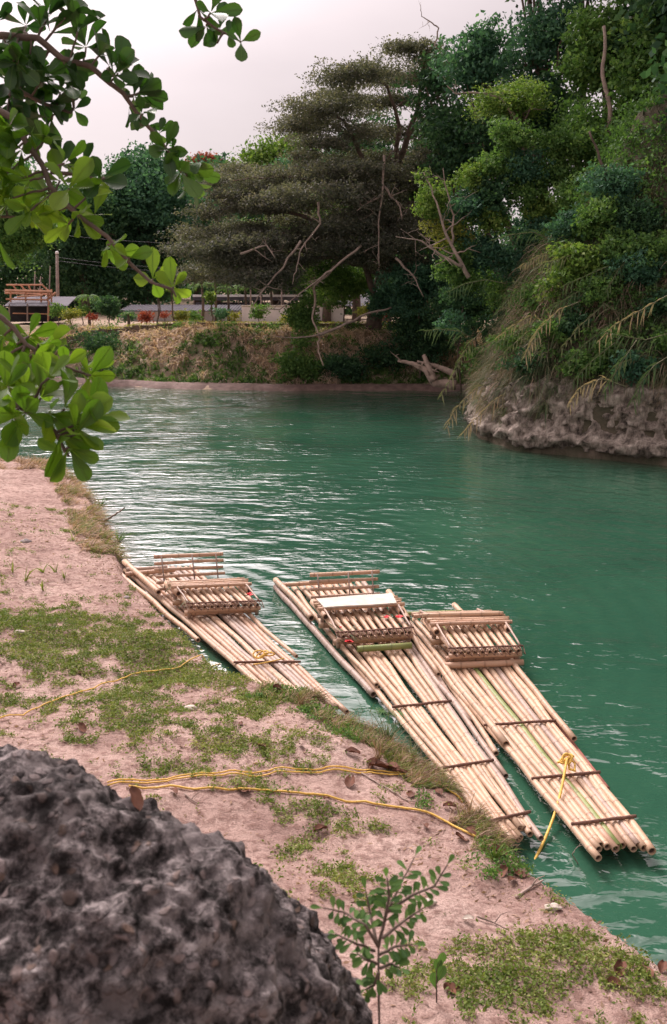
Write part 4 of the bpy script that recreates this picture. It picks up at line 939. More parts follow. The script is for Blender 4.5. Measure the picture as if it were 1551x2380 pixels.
class Raft:
    def __init__(s, label, sl_, sr, bl, br):
        s.c = [Vector((p[0], p[1], 0)) for p in (sl_, sr, bl, br)]
        s.root = empty('bamboo_raft', sum(s.c, Vector()) / 4, label, 'raft')
        s.L = ((s.c[2] + s.c[3]) / 2 - (s.c[0] + s.c[1]) / 2).length
    def p(s, u, v, z):
        a = s.c[0].lerp(s.c[2], u); b_ = s.c[1].lerp(s.c[3], u); q = a.lerp(b_, v); q.z = z; return q
    def deck(s, n, zc=.07, green=(), jit=.03, r0=.049, r1=.036, bow_up=.10, skip=(), bowj=.012):
        s.zd = zc + r0
        for i in range(n):
            if i in skip: continue
            v = (i + .5) / n; u0 = random.uniform(-jit, jit * .6); u1 = 1 + random.uniform(-bowj, bowj) + (.012 if i in (0, n - 1) else 0)
            mt = 'bamboog' if i in green else random.choice(['bamboo', 'bamboo', 'bamboo', 'bamboo', 'bamboo3', 'bamboo2'])
            # poles in two halves of curvature: rises gently towards the bow
            bamboo(s.p(u0, v + random.uniform(-.012, .012), zc), s.p(u1, v + random.uniform(-.02, .02), zc + bow_up + random.uniform(-.012, .012)), r0 * random.uniform(.9, 1.1), r1 * random.uniform(.92, 1.1), 'deck_pole', mt, s.root, bend=.004)
    def z_at(s, u): return s.zd + .10 * u
    def stick(s, u, v0=-.02, v1=1.02, du=0.0, r=.02, lift=.016):
        a = s.p(u, v0, s.z_at(u) - .012 * u + lift); b_ = s.p(u + du, v1, s.z_at(u) - .012 * u + lift)
        w_ = wob(a, b_, 10, .006); q = MB(); q.tube(w_, [r * random.uniform(.85, 1.15) for _ in w_], 7); q.build('cross_stick', M['stick'], s.root)
    def rail(s, u0, v0, u1, v1, z0, z1, r0=.045, r1=.042, name='side_pole', mat='bamboo'):
        bamboo(s.p(u0, v0, z0), s.p(u1, v1, z1), r0, r1, name, mat, s.root, bend=.004)
    def seat(s, uf, ub, vl, vr, zt=.47, np_=12, bench=True, back=None, board=False, foot=None):
        zd = s.z_at(uf); R_ = s.root; un = 1 / s.L
        # two cross beams carry the platform
        bamboo(s.p(uf - .012, vl - .02, zd + .06), s.p(uf - .012, vr + .02, zd + .06), .05, .047, 'seat_beam', 'bamboo2', R_)
        bamboo(s.p(ub + .02, vl - .02, zd + .06), s.p(ub + .02, vr + .02, zd + .06), .05, .047, 'seat_beam', 'bamboo', R_)
        bamboo(s.p(uf + .006, vl - .01, zt - .105), s.p(uf + .006, vr + .01, zt - .105), .040, .038, 'seat_beam', 'bamboo2', R_)
        bamboo(s.p(ub, vl, zt - .10), s.p(ub, vr, zt - .10), .04, .038, 'seat_beam', 'bamboo3', R_)
        for v in (vl + .03, vr - .03):   # short legs between beams
            for u in (uf - .004, ub + .01):
                bamboo(s.p(u, v, zd), s.p(u + .004, v, zt - .06), .035, .035, 'seat_leg', 'bamboo3', R_, bend=0)
        for i in range(np_):
            v = vl + (vr - vl) * (i + .5) / np_
            bamboo(s.p(ub - .02 + random.uniform(-.01, .01), v, zt - .035), s.p(uf + .013 + random.uniform(-.002, .002), v, zt - .035), .040, .037, 'seat_pole', 'bamboo', R_, bend=.008, node=.36)
        a = s.p(uf + .004, vl - .03, zt + .022); b_ = s.p(uf + .004, vr + .03, zt + .022)
        # twisted vine lashing along the front edge
        w_ = wob(a, b_, 22, .004); q = MB(); q.tube(w_, [.015 * random.uniform(.8, 1.2) for _ in w_], 6)
        nn = np_ * 2; ax = (b_ - a)
        for i in range(nn):
            c0 = a + ax * ((i + .1) / nn); c1 = a + ax * ((i + .95) / nn); dn = Vector((0, 0, -.095 if i % 2 else -.03)); f_ = (s.p(uf + .018, .5, 0) - s.p(uf, .5, 0))
            q.tube([c0, c0 + f_ * .9 + dn * .5, c1 + f_ * .9 + dn, c1], .007, 4)
        q.build('lashing', M['stick'], R_)
        for v, sg in ((vl + .01, 1), (vr - .01, -1)):   # thick side rests and thin side rods
            bamboo(s.p(ub - .035, v, zt + .045), s.p(ub + .052, v, zt + .045), .062, .058, 'side_rest', 'bamboo2', R_, bend=0)
            w_ = wob(s.p(ub + .035, v + sg * .015, zt + .13), s.p(uf + .004, v + sg * .005, zt + .035), 8, .02)
            q = MB(); q.tube(w_, [.018] * len(w_), 6); q.build('side_rod', M['bamboo3'], R_)
        zb = zt + .115
        if bench:
            for k in range(4):
                u = ub + .028 - k * .013
                bamboo(s.p(u, vl - .05 + .02 * (k % 2), zb), s.p(u, vr + .07 - .03 * (k % 2), zb + .005), .034, .031, 'bench_pole', 'bamboo2' if k != 2 else 'bamboo', R_, bend=.006)
        if board:
            q = MB(); pts_ = []
            f0 = [s.p(ub + .034, vl + .02, zb + .05), s.p(ub + .034, vr - .05, zb + .055), s.p(ub - .016, vr - .03, zb + .08), s.p(ub - .010, vl + .0, zb + .075)]
            nx_ = 14
            for j in range(5):
                for i in range(nx_ + 1):
                    p = f0[0].lerp(f0[1], i / nx_).lerp(f0[3].lerp(f0[2], i / nx_), j / 4); p.z += .004 * math.sin(i * .5 + j) ; pts_.append(p)
            m_ = len(pts_); allp = pts_ + [p - Vector((0, 0, .022)) for p in pts_]; fs = []
            W_ = nx_ + 1
            for j in range(4):
                for i in range(nx_):
                    k = j * W_ + i; fs.append((k, k + 1, k + W_ + 1, k + W_)); fs.append((m_ + k, m_ + k + W_, m_ + k + W_ + 1, m_ + k + 1))
            per_ = [i for i in range(W_)] + [j * W_ + nx_ for j in range(1, 5)] + [4 * W_ + i for i in range(nx_ - 1, -1, -1)] + [j * W_ for j in range(3, 0, -1)]
            for i in range(len(per_)):
                a_, c_ = per_[i], per_[(i + 1) % len(per_)]; fs.append((a_, m_ + a_, m_ + c_, c_))
            q.add(allp, fs); q.build('seat_board', M['white_board'], R_, smooth=False)
        if back:
            ubk, vl2, vr2, z0, z1, nr, lean = back
            for v in (.10, .55, .90):
                vv = vl2 + (vr2 - vl2) * v
                q = MB(); q.tube([s.p(ubk, vv, z0 - .05), s.p(ubk - lean, vv, z1 + .03)], .014, 6); q.build('backrest_post', M['palebark'], R_)
            for k in range(nr):
                t = k / (nr - 1); u = ubk - lean * t - .004; z = z0 + (z1 - z0) * t
                bamboo(s.p(u, vl2 - .01 + random.uniform(-.02, .02), z + random.uniform(-.01, .01)), s.p(u, vr2 + random.uniform(-.01, .02), z), .031 if k < nr - 1 else .038, .028 if k < nr - 1 else .035, 'backrest_rail', 'bamboo2', R_, bend=.008)
        if foot:
            u, v0, v1, mt, dz = foot
            bamboo(s.p(u, v0, s.z_at(u) + dz), s.p(u, v1, s.z_at(u) + dz + .01), .052, .05, 'foot_bar', mt, R_, bend=.01)

def pt(x, y, z): q = P(x, y, z); return (q.x, q.y)
# left raft: stern towards the river, bow tucked behind the grassy bank
r1 = Raft('leftmost bamboo raft against the sandy bank, with an upright slatted backrest', pt(288, 1322, .12), pt(450, 1312, .12), pt(652, 1640, .2), pt(806, 1645, .2))
r1.deck(12, jit=.02, r0=.050, r1=.036)
for u, a, b_ in ((.075, -.09, .62), (.77, .02, 1.03)): r1.stick(u, a, b_) if u > .1 else r1.rail(u, a, u, b_, r1.z_at(u) + .045, r1.z_at(u) + .07, name='stern_bar', mat='bamboo2')
r1.rail(-.015, -.10, .60, -.06, .06, .12, .062, .04); r1.rail(-.03, .06, .29, .02, .20, .26, .062, .052)
r1.rail(.42, 1.04, .74, 1.04, .15, .2, .04, .03); r1.rail(.045, -.03, .05, .55, .19, .20, .045, .045, 'stern_bar', 'bamboo3')
r1.seat(.46, .345, .10, 1.16, np_=11, zt=.42, back=(.255, .08, 1.06, .22, .82, 6, .02))
# middle raft
r2 = Raft('middle bamboo raft with a white board on its bench and a short upright backrest', pt(672, 1358, .12), pt(855, 1350, .12), pt(1160, 1945, .2), pt(1250, 1922, .2))
r2.deck(11, jit=.014, green=())
for u, a, b_ in ((.64, .0, 1.0), (.835, .0, 1.02), (.97, .0, 1.05)): r2.stick(u, a, b_)
r2.rail(-.01, -.15, .57, -.055, .05, .10, .062, .05, mat='bamboo3'); r2.rail(-.015, -.14, .24, -.10, .17, .2, .060, .055); r2.rail(.37, .0, .56, .03, .17, .2, .04, .035)
r2.rail(.10, 1.16, .28, 1.14, .18, .22, .06, .055); r2.rail(.32, 1.10, .54, 1.07, .17, .2, .045, .035)
r2.rail(.03, -.14, .03, .75, .20, .22, .042, .04, 'stern_bar', 'bamboo2')
r2.seat(.385, .265, -.08, 1.0, np_=10, zt=.42, board=True, back=(.185, .02, .92, .26, .76, 5, .02), foot=(.425, .12, .92, 'bamboog', .10))
# right raft
r3 = Raft('rightmost bamboo raft with its backrest folded flat and a green deck pole', pt(925, 1436, .12), pt(1105, 1432, .12), pt(1372, 1972, .2), pt(1512, 1952, .2))
r3.deck(11, jit=.012, green=(5,), r1=.043)
r3.stick(.60, -.06, 1.02); r3.stick(.80, -.02, 1.02); r3.stick(.94, .0, 1.04)
r3.rail(.25, .07, .68, .02, .17, .2, .045, .05); r3.rail(.26, .99, .68, 1.02, .17, .2, .045, .04); r3.rail(-.07, .82, .10, .86, .16, .2, .05, .05)
r3.rail(.03, -.08, .56, -.14, .05, .09, .06, .05, mat='bamboo3'); r3.rail(.0, .0, .0, .82, .20, .20, .036, .036, 'stern_bar', 'bamboog')
r3.seat(.31, .175, .14, 1.10, np_=10, zt=.42, foot=(.325, .06, 1.12, 'bamboo2', .04))
for k, (u, z) in enumerate(((.125, .48), (.100, .44), (.147, .54), (.163, .58))):   # backrest folded flat over the bench
    bamboo(r3.p(u, .0 + .02 * k, z), r3.p(u, 1.05 + .02 * k, z + .01), .038, .035, 'backrest_rail', 'bamboo' if k % 2 else 'bamboo2', r3.root, bend=.005)
for v in (.14, .88): r3.rail(.10, v, .165, v, .50, .60, .02, .02, 'backrest_post', 'bamboo3')
r2.rail(.46, 1.10, .86, 1.14, .07, .1, .045, .038, mat='bamboo3'); r2.rail(.52, 1.22, .80, 1.26, .06, .1, .042, .038, mat='bamboo')
r3.rail(.30, 1.03, .83, 1.05, .05, .1, .025, .025, 'side_pole', 'terracotta')

# blossoms tied to the seats
def flower(c, label, s=.055):
    root = empty('red_flower', c, label, 'flower'); q = MB()
    for k in range(14):
        a = 2.4 * k; rr = s * (.35 + .65 * (k / 14)); d_ = Vector((math.cos(a), math.sin(a), random.uniform(.2, 1.0))).normalized()
        sd = d_.cross(Vector((0, 0, 1))).normalized(); p = Vector(c) + Vector((0, 0, .03))
        q.ribbon([p, p + d_ * rr * .6, p + d_ * rr * 1.1 - Vector((0, 0, .01))], [s * .35, s * .9, s * .4], sd)
    q.build('petals', M['red'], root)
    q = MB(); q.tube([Vector(c) + Vector((0, 0, .03)), Vector(c) + Vector((-.10, .10, -.01)), Vector(c) + Vector((-.2, .2, .03))], .006, 4); q.build('stem', LM['mid'], root)
flower(r1.p(.36, .24, .44), 'round red blossom at the left side of the left raft seat', .075)
flower(r1.p(.43, 1.08, .44), 'red blossom at the right front corner of the left raft seat', .075)
flower(r1.p(.34, 1.16, .52), 'tiny red blossom on the right rod of the left raft seat', .035)
flower(r2.p(.345, .90, .45), 'red blossom on the right side of the middle raft seat', .075)
flower(r2.p(.335, .74, .43), 'dull red blossom lying flat on the middle raft seat', .06)
flower(r2.p(.41, .03, .32), 'red blossom hanging below the left front corner of the middle raft seat', .075)
flower(r2.p(.375, .0, .45), 'tiny red blossom on the left front corner of the middle raft seat', .03)
# leaf sprays tucked beside the blossoms
def spray(c, label, L_=.3, n=9):
    q = MB()
    for k in range(n):
        a = random.uniform(0, 6.28); d_ = Vector((math.cos(a), math.sin(a), random.uniform(.1, .9))).normalized(); p = Vector(c); pp = [p]
        for s_ in range(3): d_ = (d_ + Vector((0, 0, -.25))).normalized(); pp.append(pp[-1] + d_ * L_ / 3)
        q.ribbon(pp, [.008, .012, .010, .002], d_.cross(Vector((0, 0, 1))).normalized(), random.uniform(0.05, .5))
    tag(q.build('leaf_spray', LM['reed'], None, c, smooth=False), label, 'leaves')
spray(r1.p(.35, .15, .51), 'thin green leaf spray beside the round red blossom on the left raft', .32, 14)
spray(r1.p(.45, .12, .44), 'grassy spray tied at the left front corner of the left raft seat', .25)
spray(r2.p(.39, .06, .42), 'grassy spray hanging from the left front corner of the middle raft seat', .3, 12)

# ------------------------------------------------------------------ near bank: ground cover
def near_sd(x, y): return sdist(NEARP, NEAR_N, x, y)
GP = []   # green patches: pixel centre, pixel radii, weight
for px, py, rx, ry, wt in [(90, 1470, 170, 55, 1), (300, 1500, 200, 60, 1), (150, 1540, 180, 45, .9), (420, 1580, 150, 45, 1), (330, 1640, 160, 40, 1), (560, 1630, 120, 35, .8), (90, 1640, 120, 30, .6),
                           (520, 1730, 150, 40, .75), (430, 1780, 80, 25, .8), (600, 1830, 120, 25, .7), (700, 1880, 110, 22, .6), (250, 1720, 150, 25, .5), (730, 1960, 40, 30, .7), (820, 2040, 70, 30, .7),
                           (1250, 2210, 170, 50, 1.1), (1150, 2280, 170, 55, 1), (1400, 2250, 120, 40, .9), (960, 2290, 60, 40, .6), (640, 1500, 60, 15, .5), (480, 1450, 60, 25, .8), (880, 1940, 40, 15, .5)]:
    c = on_near(px, py); c2 = on_near(px + rx, py); c3 = on_near(px, py - ry); GP.append((c.x, c.y, abs(c2.x - c.x), max(.25, abs(c3.y - c.y)), wt))
n = 420000
x = rng.uniform(-11, 4.2, n); y = rng.uniform(4.5, 24, n); d = near_sd(x, y)
g = np.zeros(n)
for cx_, cy_, rx, ry, wt in GP: g = np.maximum(g, wt * np.exp(-((x - cx_) / rx) ** 2 - ((y - cy_) / ry) ** 2))
nn = fbm(x, y, 1.6, 4); n2_ = fbm(x + 31, y - 8, 6.5, 3)
prob = sstep((g * 1.5 + nn * 1.2 - 1.02 + (n2_ - .5) * 2.6) / .6) * .66 + sstep((n2_ - .72) / .1) * .04
k = (d > .12) & (rng.random(n) < prob); x, y = x[k], y[k]; z = near_h(x, y)
cc = np.stack([x, y, z], 1); per = 5; idx = np.repeat(np.arange(len(cc)), per)
o = rng.normal(size=(len(idx), 3)) * np.array([.035, .035, .022]); o[:, 2] = np.abs(o[:, 2]) + .008
V = leaf_quads(cc[idx] + o, .034, .5, .35)
cvv = np.clip(.55 * fbm(x, y, 3, 3) + rng.uniform(0, .45, len(x)), 0, 1)
print('ground leaves', len(idx))
npmesh('creeping_ground_cover', V, 4, LM['grass'], val=np.clip(cvv[idx] + rng.normal(0, .12, len(idx)), 0, 1))['kind'] = 'stuff'
# short grass blades inside the patches
k = rng.random(len(x)) < .2; roots = cc[k]; od = unit(len(roots)) * np.array([1, 1, .2])
V, val = blades(roots, od, 5, .075, .006, 3, .9, spread=.5, grav=.6)
npmesh('short_grass', V, 4, LM['grass'], val=val)['kind'] = 'stuff'
# brown litter: small dead bits on the sand
n = 60000
x = rng.uniform(-11, 4.2, n); y = rng.uniform(4.5, 24, n); d = near_sd(x, y); k = (d > .1) & (rng.random(n) < .12 + .6 * sstep((fbm(x, y, 1.1, 3) - .5) / .15) + .8 * (d < .9))
x, y = x[k], y[k]; cc = np.stack([x, y, near_h(x, y) + .008], 1)
V = leaf_quads(cc, .034 * rng.uniform(.5, 2.0, len(cc)), .35, .7); npmesh('leaf_litter', V, 4, LM['dry'], val=rng.uniform(0, .5, len(cc)))['kind'] = 'stuff'
# dry grass fringe along the waterline
def edge_pts(n, lo, hi, dlo, dhi, seed=0):
    seg = np.array(NEAR[2:17]); L_ = np.r_[0, np.cumsum(np.linalg.norm(np.diff(seg, axis=0), axis=1))]
    t = rng.uniform(lo, hi, n) * L_[-1]; x = np.interp(t, L_, seg[:, 0]); y = np.interp(t, L_, seg[:, 1])
    tx = np.interp(t + .1, L_, seg[:, 0]) - x; ty = np.interp(t + .1, L_, seg[:, 1]) - y; nrm = np.hypot(tx, ty) + 1e-9
    dd = rng.uniform(dlo, dhi, n); x2 = x + ty / nrm * dd; y2 = y - tx / nrm * dd
    s = near_sd(x2, y2); x2 = np.where(s < 0, x - ty / nrm * dd, x2); y2 = np.where(s < 0, y + tx / nrm * dd, y2)
    return x2, y2, t / L_[-1], -np.stack([(x2 - x), (y2 - y), 0 * x], 1) / (dd[:, None] + 1e-6)
seg = np.array(NEAR[2:17]); Ls = np.r_[0, np.cumsum(np.linalg.norm(np.diff(seg, axis=0), axis=1))]; fr = Ls / Ls[-1]
def fringe(name, f0, f1, n, dl, dh, cnt, ln, wd, mat, thr=.45, val=(.1, .9), up=.7, grav=.9):
    x, y, t, od = edge_pts(n, f0, f1, dl, dh)
    k = fbm(x, y, 1.7, 3) > thr; x, y, od = x[k], y[k], od[k]
    V, v_ = blades(np.stack([x, y, near_h(x, y)], 1), od, cnt, ln, wd, 4, up, spread=.6, grav=grav, clumpval=rng.uniform(*val, len(x)))
    npmesh(name, V, 4, LM[mat], val=v_)['kind'] = 'stuff'
fringe('beach_dry_grass', 0, fr[3] + .01, 1100, .03, .9, 7, .32, .014, 'dry', .42)
fringe('beach_dry_grass', 0, fr[1] + .06, 1200, .1, 2.2, 6, .30, .014, 'dry', .52)
fringe('beach_green_grass', fr[1] * .6, fr[3] + .01, 500, .05, .9, 8, .32, .014, 'grass', .52)
fringe('bank_dry_grass', fr[7], fr[12], 1500, .02, .6, 7, .18, .008, 'dry', .47, (0, .7))
fringe('bank_green_grass', fr[7], fr[12], 1000, .02, .6, 8, .17, .010, 'grass', .46)
fringe('bank_roots', fr[8], fr[12], 420, .02, .4, 6, .32, .007, 'dry', .45, (0, .25), .1, .7)
x, y, t, od = edge_pts(1500, fr[7], fr[13], .02, .7); k = fbm(x, y, 1.3, 3) > .5; x, y = x[k], y[k]
k = rng.random(len(x)) < .35; x, y = x[k], y[k]
bs = [(a, b_, c_ + .03, r, r, r * .6) for a, b_, c_, r in zip(x, y, near_h(x, y), rng.uniform(.03, .08, len(x)))]
V, val = blob_leaves(bs, 150, .035, .07, 5); npmesh('edge_weeds', V, 4, LM['mid'], val=val)['kind'] = 'stuff'

# tall tufts at the bank edge
def tuft(px, py, label, n=26, ln=.5, wd=.012, mat='grass', name='grass_tuft', val=(.1, .7), up=1.3, z=None, spread=.45, group=None):
    c = on_near(px, py); V, v_ = blades(np.array([c]) - np.array([[0, 0, .02]]), np.array([[.05, .1, .1]]), n, ln, wd, 5, up, val, spread, .9, clumpval=np.array([np.mean(val)]))
    return tag(npmesh(name, V, 4, LM[mat], None, c, v_), label, 'grass', group)
tuft(805, 1655, 'upright pair of broad green blades at the tip of the left raft', 9, .42, .03, val=(.4, .8), spread=.2, up=2)
tuft(850, 1690, 'full green tuft left of the middle raft', 34, .42, .012, val=(.1, .5))
tuft(900, 1725, 'largest green tuft leaning onto the middle raft', 40, .48, .012, 'reed', val=(.0, .35))
tuft(955, 1760, 'brown green tuft beside the grey stone edge of the bank', 26, .36, .010, 'reed', val=(.3, .8))
tuft(880, 1765, 'reddish dry tuft in front of the green tufts', 30, .3, .010, 'dry', val=(0, .4))
tuft(700, 1640, 'rusty dry tuft at the bow of the left raft', 34, .26, .010, 'dry', val=(0, .3))
tuft(765, 1640, 'tangled dry tuft under the last poles of the left raft', 30, .28, .010, 'dry', val=(.1, .5))
tuft(1150, 2000, 'green leafy tuft at the bank edge near the bow of the middle raft', 30, .3, .012, val=(.1, .5))
tuft(1090, 1900, 'dry twiggy tuft between the two yellow ropes', 24, .3, .008, 'dry', val=(.1, .5))
for i, (px, py, h_) in enumerate([(130, 1330, .3), (60, 1350, .28), (100, 1330, .25), (100, 1372, .3), (30, 1330, .25), (150, 1345, .22)]):
    tuft(px, py, ['tallest seedling clump on the sandy beach', 'seedling clump nearest the left edge but one on the beach', 'seedling clump just behind the tallest one', 'front seedling clump on the beach, nearest the grass', 'seedling clump at the far left edge of the beach', 'rightmost seedling clump on the sandy beach'][i], 7, h_, .03, val=(.3, .8), name='seedling', spread=.4, group='green seedlings on the sandy beach')
tuft(235, 1180, 'dark green bushy weed at the corner of the beach by the water', 40, .5, .02, 'mid', val=(.1, .6), spread=.8)
tuft(275, 1260, 'green weed clump on the beach edge above the left raft', 40, .5, .018, 'mid', val=(.3, .8), spread=.8)
tuft(170, 1255, 'flat yellow green weed patch in the middle of the beach', 30, .25, .02, 'grass', val=(.5, .9), spread=.9, up=.4)
tuft(350, 1305, 'green weeds growing at the stern of the left raft', 26, .3, .014, 'grass', val=(.3, .8))
# umbrella sedge fans reaching over the middle raft
def sedge(px, py, h_, label):
    c = on_near(px, py); root = empty('umbrella_sedge', c, label, 'sedge'); top = c + Vector((.12, .05, h_))
    q = MB(); q.tube(wob(c, top, 6, .05), [.006] * 7, 4); q.build('stem', LM['mid'], root); q = MB()
    for k in range(16):
        a = k * .4; d_ = Vector((math.cos(a), math.sin(a), .25)).normalized(); pp = [top]
        for s_ in range(3): pp.append(pp[-1] + d_ * .06); d_ = (d_ + Vector((0, 0, -.2))).normalized()
        q.ribbon(pp, [.006, .011, .008, .002], d_.cross(Vector((0, 0, 1))).normalized(), random.uniform(.2, .7))
    q.build('leaves', LM['mid'], root, smooth=False)
sedge(905, 1720, .42, 'tall umbrella sedge fan over the edge of the middle raft')
sedge(960, 1745, .36, 'umbrella sedge fan in front of the first dark cross stick of the middle raft')
sedge(870, 1700, .30, 'short umbrella sedge fan left of the taller ones')

# ------------------------------------------------------------------ ropes
def rope(pxs, label, r=.009, lift=.02, zs=None, name='rope', group=None, wobble=.002, dry=True):
    pts = []
    for i, p in enumerate(pxs):
        if zs and zs[i] is not None: q = P(p[0], p[1], zs[i])
        else: q = on_near(*p); q.z += lift
        pts.append(q)
    fine = []
    for i in range(len(pts) - 1):
        m_ = max(2, int((pts[i + 1] - pts[i]).length / .07))
        for k in range(m_):
            t = k / m_; p = pts[i].lerp(pts[i + 1], t)
            if dry and (not zs or (zs[i] is None and zs[i + 1] is None)): p.z = nh(p.x, p.y) + lift + .002 * math.sin(k * .8)
            p.x += wobble * mnoise.noise((p.y * 3, i * .1, 3)); p.y += wobble * 2 * mnoise.noise((p.x * 3, 7, 1)); fine.append(p)
    fine.append(pts[-1]); q = MB(); q.tube(fine, r, 7)
    # the lay of the rope as a second spiral strand
    m_ = len(fine); sp = []
    for k in range(0, (m_ - 1) * 3):
        t = k / 3; i = int(t); p = fine[i].lerp(fine[min(i + 1, m_ - 1)], t - i); a = k * 1.3
        sp.append(p + Vector((math.cos(a) * r * .5, 0, math.sin(a) * r * .5)))
    if len(sp) > 3: q.tube(sp, r * .62, 5)
    return tag(q.build(name, M['rope'], None, fine[0]), label, 'rope', group)
rope([(-60, 1700), (5, 1675), (100, 1646), (200, 1612), (280, 1585), (330, 1568), (420, 1556), (520, 1549), (575, 1556)], 'yellow rope lying across the grass from the left edge towards the left raft', lift=.045)
zr = .34
rope([(500, 1545), (560, 1550), (600, 1543), (640, 1535), (660, 1530)], 'yellow rope wound round the cross stick of the left raft', zs=[None, None, .33, .33, .33])
rope([(250, 1822), (310, 1815), (420, 1806), (520, 1798), (640, 1789), (760, 1786), (860, 1792), (950, 1798), (1000, 1812), (1060, 1850), (1130, 1890), (1165, 1905)], 'long yellow rope from behind the boulder across the sand, upper strand of the pair')
rope([(250, 1830), (310, 1822), (420, 1812), (520, 1805), (640, 1797), (760, 1794), (860, 1798), (950, 1803), (1010, 1822), (1080, 1862), (1120, 1900), (1170, 1912)], 'long yellow rope from behind the boulder across the sand, lower strand of the pair')
rope([(300, 1830), (380, 1832), (470, 1836), (560, 1836), (650, 1842), (760, 1852), (850, 1866), (930, 1880), (990, 1890), (1040, 1915), (1110, 1950)], 'single yellow rope running below the doubled pair', r=.012)
k1 = r3.p(.795, .52, .40)
pe_ = P(1240, 2005, -.02); pts_r = [k1.lerp(pe_, t_) + Vector((.05 * math.sin(math.pi * t_), 0, -.05 * math.sin(math.pi * t_))) for t_ in [i_ / 9 for i_ in range(10)]]
q = MB(); fine = []
for a, b_ in zip(pts_r[:-1], pts_r[1:]): fine += [a.lerp(b_, t / 5) for t in range(5)]
fine.append(pts_r[-1]); q.tube(fine, .016, 7)
for k in range(3):
    ring = [k1 + Vector((math.cos(a) * (.05 + .02 * k), math.sin(a) * .04 + .03 * k, math.sin(a * 1.0 + k) * .045 - .02 * k)) for a in np.linspace(0, 6.6, 16)]; q.tube(ring, .014, 6)
q.tube([k1, k1 + Vector((.03, .08, -.02)), k1 + Vector((.10, .02, -.07)), k1 + Vector((.07, -.12, -.1)), k1 + Vector((0, -.10, -.08))], .013, 6)
q.tube([r3.p(.79, .56, .38), r3.p(.80, .54, .29), r3.p(.81, .57, .30)], .014, 6)
tag(q.build('rope', M['rope'], None, k1), 'yellow rope knotted on the cross stick of the right raft and dropping into the water', 'rope')
kk = r1.p(.77, .5, .33); q = MB()
for k in range(4):
    q.tube([kk + Vector((math.cos(a) * .09 + .05 * k - .1, math.sin(a) * .05, math.sin(a + k) * .045)) for a in np.linspace(0, 6.6, 16)], .012, 6)
tag(q.build('rope', M['rope'], None, kk), 'yellow knot on the cross stick of the left raft', 'rope')

# ------------------------------------------------------------------ stones, leaves, twigs
def rock(name, c, size, mat, label, cat='stone', sub=3, amp=.25, scale=1.5, seed=0):
    import bmesh
    bm = bmesh.new(); bmesh.ops.create_icosphere(bm, subdivisions=sub, radius=1)
    for v in bm.verts:
        n_ = v.co.normalized(); k = 1 + amp * mnoise.noise(n_ * scale + Vector((seed, seed, 0))) * 2
        v.co = Vector((n_.x * size[0], n_.y * size[1], n_.z * size[2])) * k
    me = bpy.data.meshes.new(name); bm.to_mesh(me); bm.free(); me.polygons.foreach_set('use_smooth', [True] * len(me.polygons)); me.materials.append(M[mat])
    o = bpy.data.objects.new(name, me); C.objects.link(o); o.location = c; return tag(o, label, cat)
def st(px, py, s, mat, label, name='stone', seed=1, up=.3):
    c = on_near(px, py); c.z += s[2] * up; return rock(name, c, s, mat, label, seed=seed)
st(443, 1652, (.085, .06, .045), 'stone', 'smooth pale oval stone lying on the grass', seed=2, up=.7)
st(1015, 1797, (.13, .11, .085), 'greystone', 'rounded grey stone at the bank edge beside the middle raft', seed=5, up=.6)
st(1285, 2112, (.075, .045, .035), 'stone', 'small pale stone at the waterline in the lower right', seed=3)
st(1000, 2100, (.05, .04, .03), 'stone', 'tiny pinkish stone on the sand', seed=9)
st(545, 1605, (.05, .04, .025), 'stone', 'flat pebble half hidden in the grass', seed=4)
st(45, 1470, (.09, .06, .03), 'stone', 'pale flat stone in the grass near the left edge', seed=6)
st(60, 1262, (.10, .09, .07), 'greystone', 'dark lump of earth on the beach near the left edge', seed=7)
st(295, 1390, (.06, .05, .03), 'greystone', 'small dark pebble by the stern poles of the left raft', seed=8)
# curled dead leaves
lm = []
for kf in range(3):
    V_ = []; F_ = []; nx_, ny_ = 7, 5
    for i in range(nx_):
        t = i / (nx_ - 1); wdt = math.sin(math.pi * min(1, t * .9 + .06)) ** .7 * .5 * (1.1 if t > .5 else .9)
        for j in range(ny_):
            u = (j / (ny_ - 1) - .5) * 2; zc = .28 * abs(u) ** 1.3 * (1 + .6 * math.sin(3 * t + kf)) + .22 * math.sin(2.6 * t + kf * 1.3) + .06 * math.sin(9 * t + 4 * u + kf)
            V_.append((t - .5, u * wdt * (.55 + .12 * kf), zc * .5))
    for i in range(nx_ - 1):
        for j in range(ny_ - 1): k = i * ny_ + j; F_.append((k, k + 1, k + ny_ + 1, k + ny_))
    me = bpy.data.meshes.new('dead_leaf'); me.from_pydata(V_, [], F_); me.materials.append(M['deadleaf']); me.polygons.foreach_set('use_smooth', [True] * len(F_)); lm.append(me)
DL = [(820, 1755, .15), (815, 1823, .14), (565, 1838, .13), (405, 1845, .10), (650, 1607, .16), (190, 1568, .10), (40, 1598, .12), (190, 1697, .12), (1075, 1950, .12), (1095, 1940, .12), (1160, 1985, .14), (1165, 2030, .12),
      (745, 1935, .14), (760, 1860, .07), (1050, 2302, .11), (880, 1790, .2), (905, 1788, .18), (860, 1780, .16), (930, 1800, .14), (1440, 2258, .12), (1500, 2264, .13), (1540, 2254, .11), (1430, 2290, .10), (610, 1735, .09),
      (375, 1452, .08), (500, 1500, .08), (450, 1640, .06), (640, 1480 + 130, .1), (700, 1735, .07), (1120, 1905, .12), (1045, 1880, .12), (1020, 1845, .1), (955, 1850, .09), (990, 1925, .08), (1190, 2050, .1), (560, 1685, .06),
      (660, 1590, .12), (720, 1615, .12), (1210, 2035, .1), (350, 1590, .07)]
